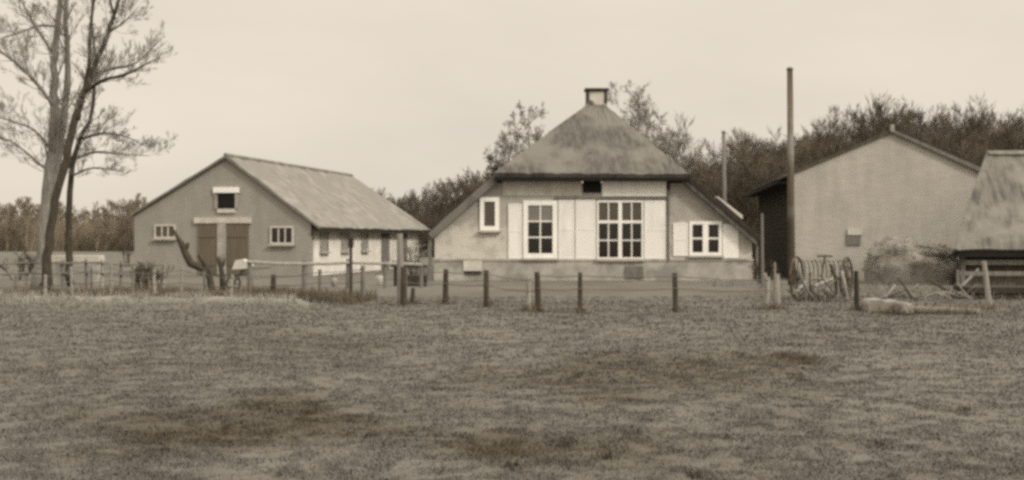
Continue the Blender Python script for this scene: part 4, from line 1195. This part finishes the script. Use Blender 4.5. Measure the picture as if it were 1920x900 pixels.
bucket('small pale pail near the foot of the rail fence', 626, 538, .11, .26, 'off_white')
def barrow():
    Y = 37.0
    c = P(453, 0, Y); c.z = 0
    t = thing('wheelbarrow', 'upturned pale wheelbarrow near the double door of the low barn', 'wheelbarrow', c)
    g = MB()
    zz = P(0, 486, Y).z; zb = P(0, 505, Y).z
    g.prism([c + Vector(p) for p in ((-.28, 0, zb), (.2, 0, zb + .02), (.26, 0, zb + .1), (.02, 0, zz), (-.18, 0, zz - .03))], (0, .55, 0)); g.build('tray', M['off_white'], t)
    g = MB(); wheel(g, c + Vector((-.3, .27, .2)), Vector((0, 1, 0)), .2, .03, 6); g.build('wheel', M['rust'], t)
    for y in (.05, .48):
        g = MB(); g.tube([c + Vector((-.3, .27, .2)), c + Vector((0, y, zb)), c + Vector((.75, y, zb + .05))], .025, 6); g.build('handle', M['grey_wood'], t)
    for y in (.07, .46):
        g = MB(); g.tube([c + Vector((.18, y, zb)), c + Vector((.22, y, 0))], .025, 6); g.build('leg', M['grey_wood'], t)
barrow()
def table():
    Y = 36.5; c = P(272, 0, Y)
    zt = P(0, 504, Y).z
    t = thing('sawhorse', 'small dark sawhorse among the weeds behind the left fence', 'sawhorse', (c.x, Y, 0))
    g = MB(); g.box((c.x - .35, Y - .06, zt - .1), (c.x + .12, Y + .06, zt)); g.build('beam', M['dark_wood'], t)
    for x in (-.22, .02):
        for y in (-.22, .22):
            g = MB(); g.tube([Vector((c.x + x, Y, zt - .05)), Vector((c.x + x, Y + y, 0))], .035, 5); g.build('leg', M['dark_wood'], t)
table()

# ------------------------------------------------------------------ light, sky, camera
SUN_EL, SUN_AZ = R(38), R(128)           # azimuth from +Y towards +X: high, from the right and in front of the walls
w = bpy.data.worlds.new('World'); scene.world = w; w.use_nodes = True
n = w.node_tree; L = n.links
bg = n.nodes['Background']
sky = n.nodes.new('ShaderNodeTexSky'); sky.sky_type = 'NISHITA'; sky.sun_disc = False
sky.sun_elevation = SUN_EL; sky.sun_rotation = SUN_AZ; sky.air_density = 1.0; sky.dust_density = 5.0; sky.ozone_density = 1.0
bwn = n.nodes.new('ShaderNodeRGBToBW'); L.new(sky.outputs[0], bwn.inputs[0])
# thin even high cloud evens the sky out
tc = n.nodes.new('ShaderNodeTexCoord')
cn = n.nodes.new('ShaderNodeTexNoise'); cn.inputs['Scale'].default_value = 2.5; cn.inputs['Detail'].default_value = 5
mpn = n.nodes.new('ShaderNodeMapping'); mpn.inputs['Scale'].default_value = (1, 1, 3); L.new(tc.outputs['Generated'], mpn.inputs[0]); L.new(mpn.outputs[0], cn.inputs['Vector'])
cl = n.nodes.new('ShaderNodeMapRange'); cl.inputs[1].default_value = .3; cl.inputs[2].default_value = .7; cl.inputs[3].default_value = 5.75; cl.inputs[4].default_value = 6.85
L.new(cn.outputs['Fac'], cl.inputs[0])
mixv = n.nodes.new('ShaderNodeMix'); mixv.data_type = 'FLOAT'; mixv.inputs[0].default_value = .8
L.new(bwn.outputs[0], mixv.inputs[2]); L.new(cl.outputs[0], mixv.inputs[3])
tint = n.nodes.new('ShaderNodeMix'); tint.data_type = 'RGBA'; tint.blend_type = 'MULTIPLY'; tint.inputs[0].default_value = 1
sx = n.nodes.new('ShaderNodeSeparateXYZ'); L.new(tc.outputs['Generated'], sx.inputs[0])
zb = n.nodes.new('ShaderNodeMapRange'); zb.interpolation_type = 'SMOOTHSTEP'     # overcast: brightest overhead
zb.inputs[1].default_value = .2; zb.inputs[2].default_value = .95; zb.inputs[3].default_value = 1; zb.inputs[4].default_value = 2.6
L.new(sx.outputs[2], zb.inputs[0])
mm = n.nodes.new('ShaderNodeMath'); mm.operation = 'MULTIPLY'; L.new(mixv.outputs[0], mm.inputs[0]); L.new(zb.outputs[0], mm.inputs[1])
L.new(mm.outputs[0], tint.inputs[6]); tint.inputs[7].default_value = (1, .9, .76, 1)
L.new(tint.outputs[2], bg.inputs['Color']); bg.inputs['Strength'].default_value = .144

sd = bpy.data.lights.new('sun', 'SUN'); sd.energy = 2.0; sd.angle = R(8); sd.color = (1, .95, .85)
so = bpy.data.objects.new('sun', sd); COL.objects.link(so)
d = Vector((math.sin(SUN_AZ) * math.cos(SUN_EL), math.cos(SUN_AZ) * math.cos(SUN_EL), math.sin(SUN_EL)))
so.rotation_euler = (-d).to_track_quat('-Z', 'Y').to_euler(); so.location = (20, -20, 30)

cd = bpy.data.cameras.new('camera'); cam = bpy.data.objects.new('camera', cd); COL.objects.link(cam)
cam.location = (0, 0, EYE); cam.rotation_euler = (R(90), 0, 0)
cd.sensor_width = 36; cd.lens = 36 * F / 1920; cd.shift_y = -(450 - HY) / 1920
cd.clip_start = .1; cd.clip_end = 6000
scene.camera = cam

vs = scene.view_settings
scene.display_settings.display_device = 'sRGB'
vs.view_transform = 'Standard'; vs.look = 'None'; vs.exposure = 0.0; vs.gamma = 1; vs.use_curve_mapping = False
scene.render.engine = 'CYCLES'
scene.cycles.pixel_filter_type = 'BLACKMAN_HARRIS'; scene.cycles.filter_width = 3.3
scene.cycles.use_denoising = False
scene.cycles.denoiser = 'OPENIMAGEDENOISE'
scene.cycles.max_bounces = 5; scene.cycles.transparent_max_bounces = 8
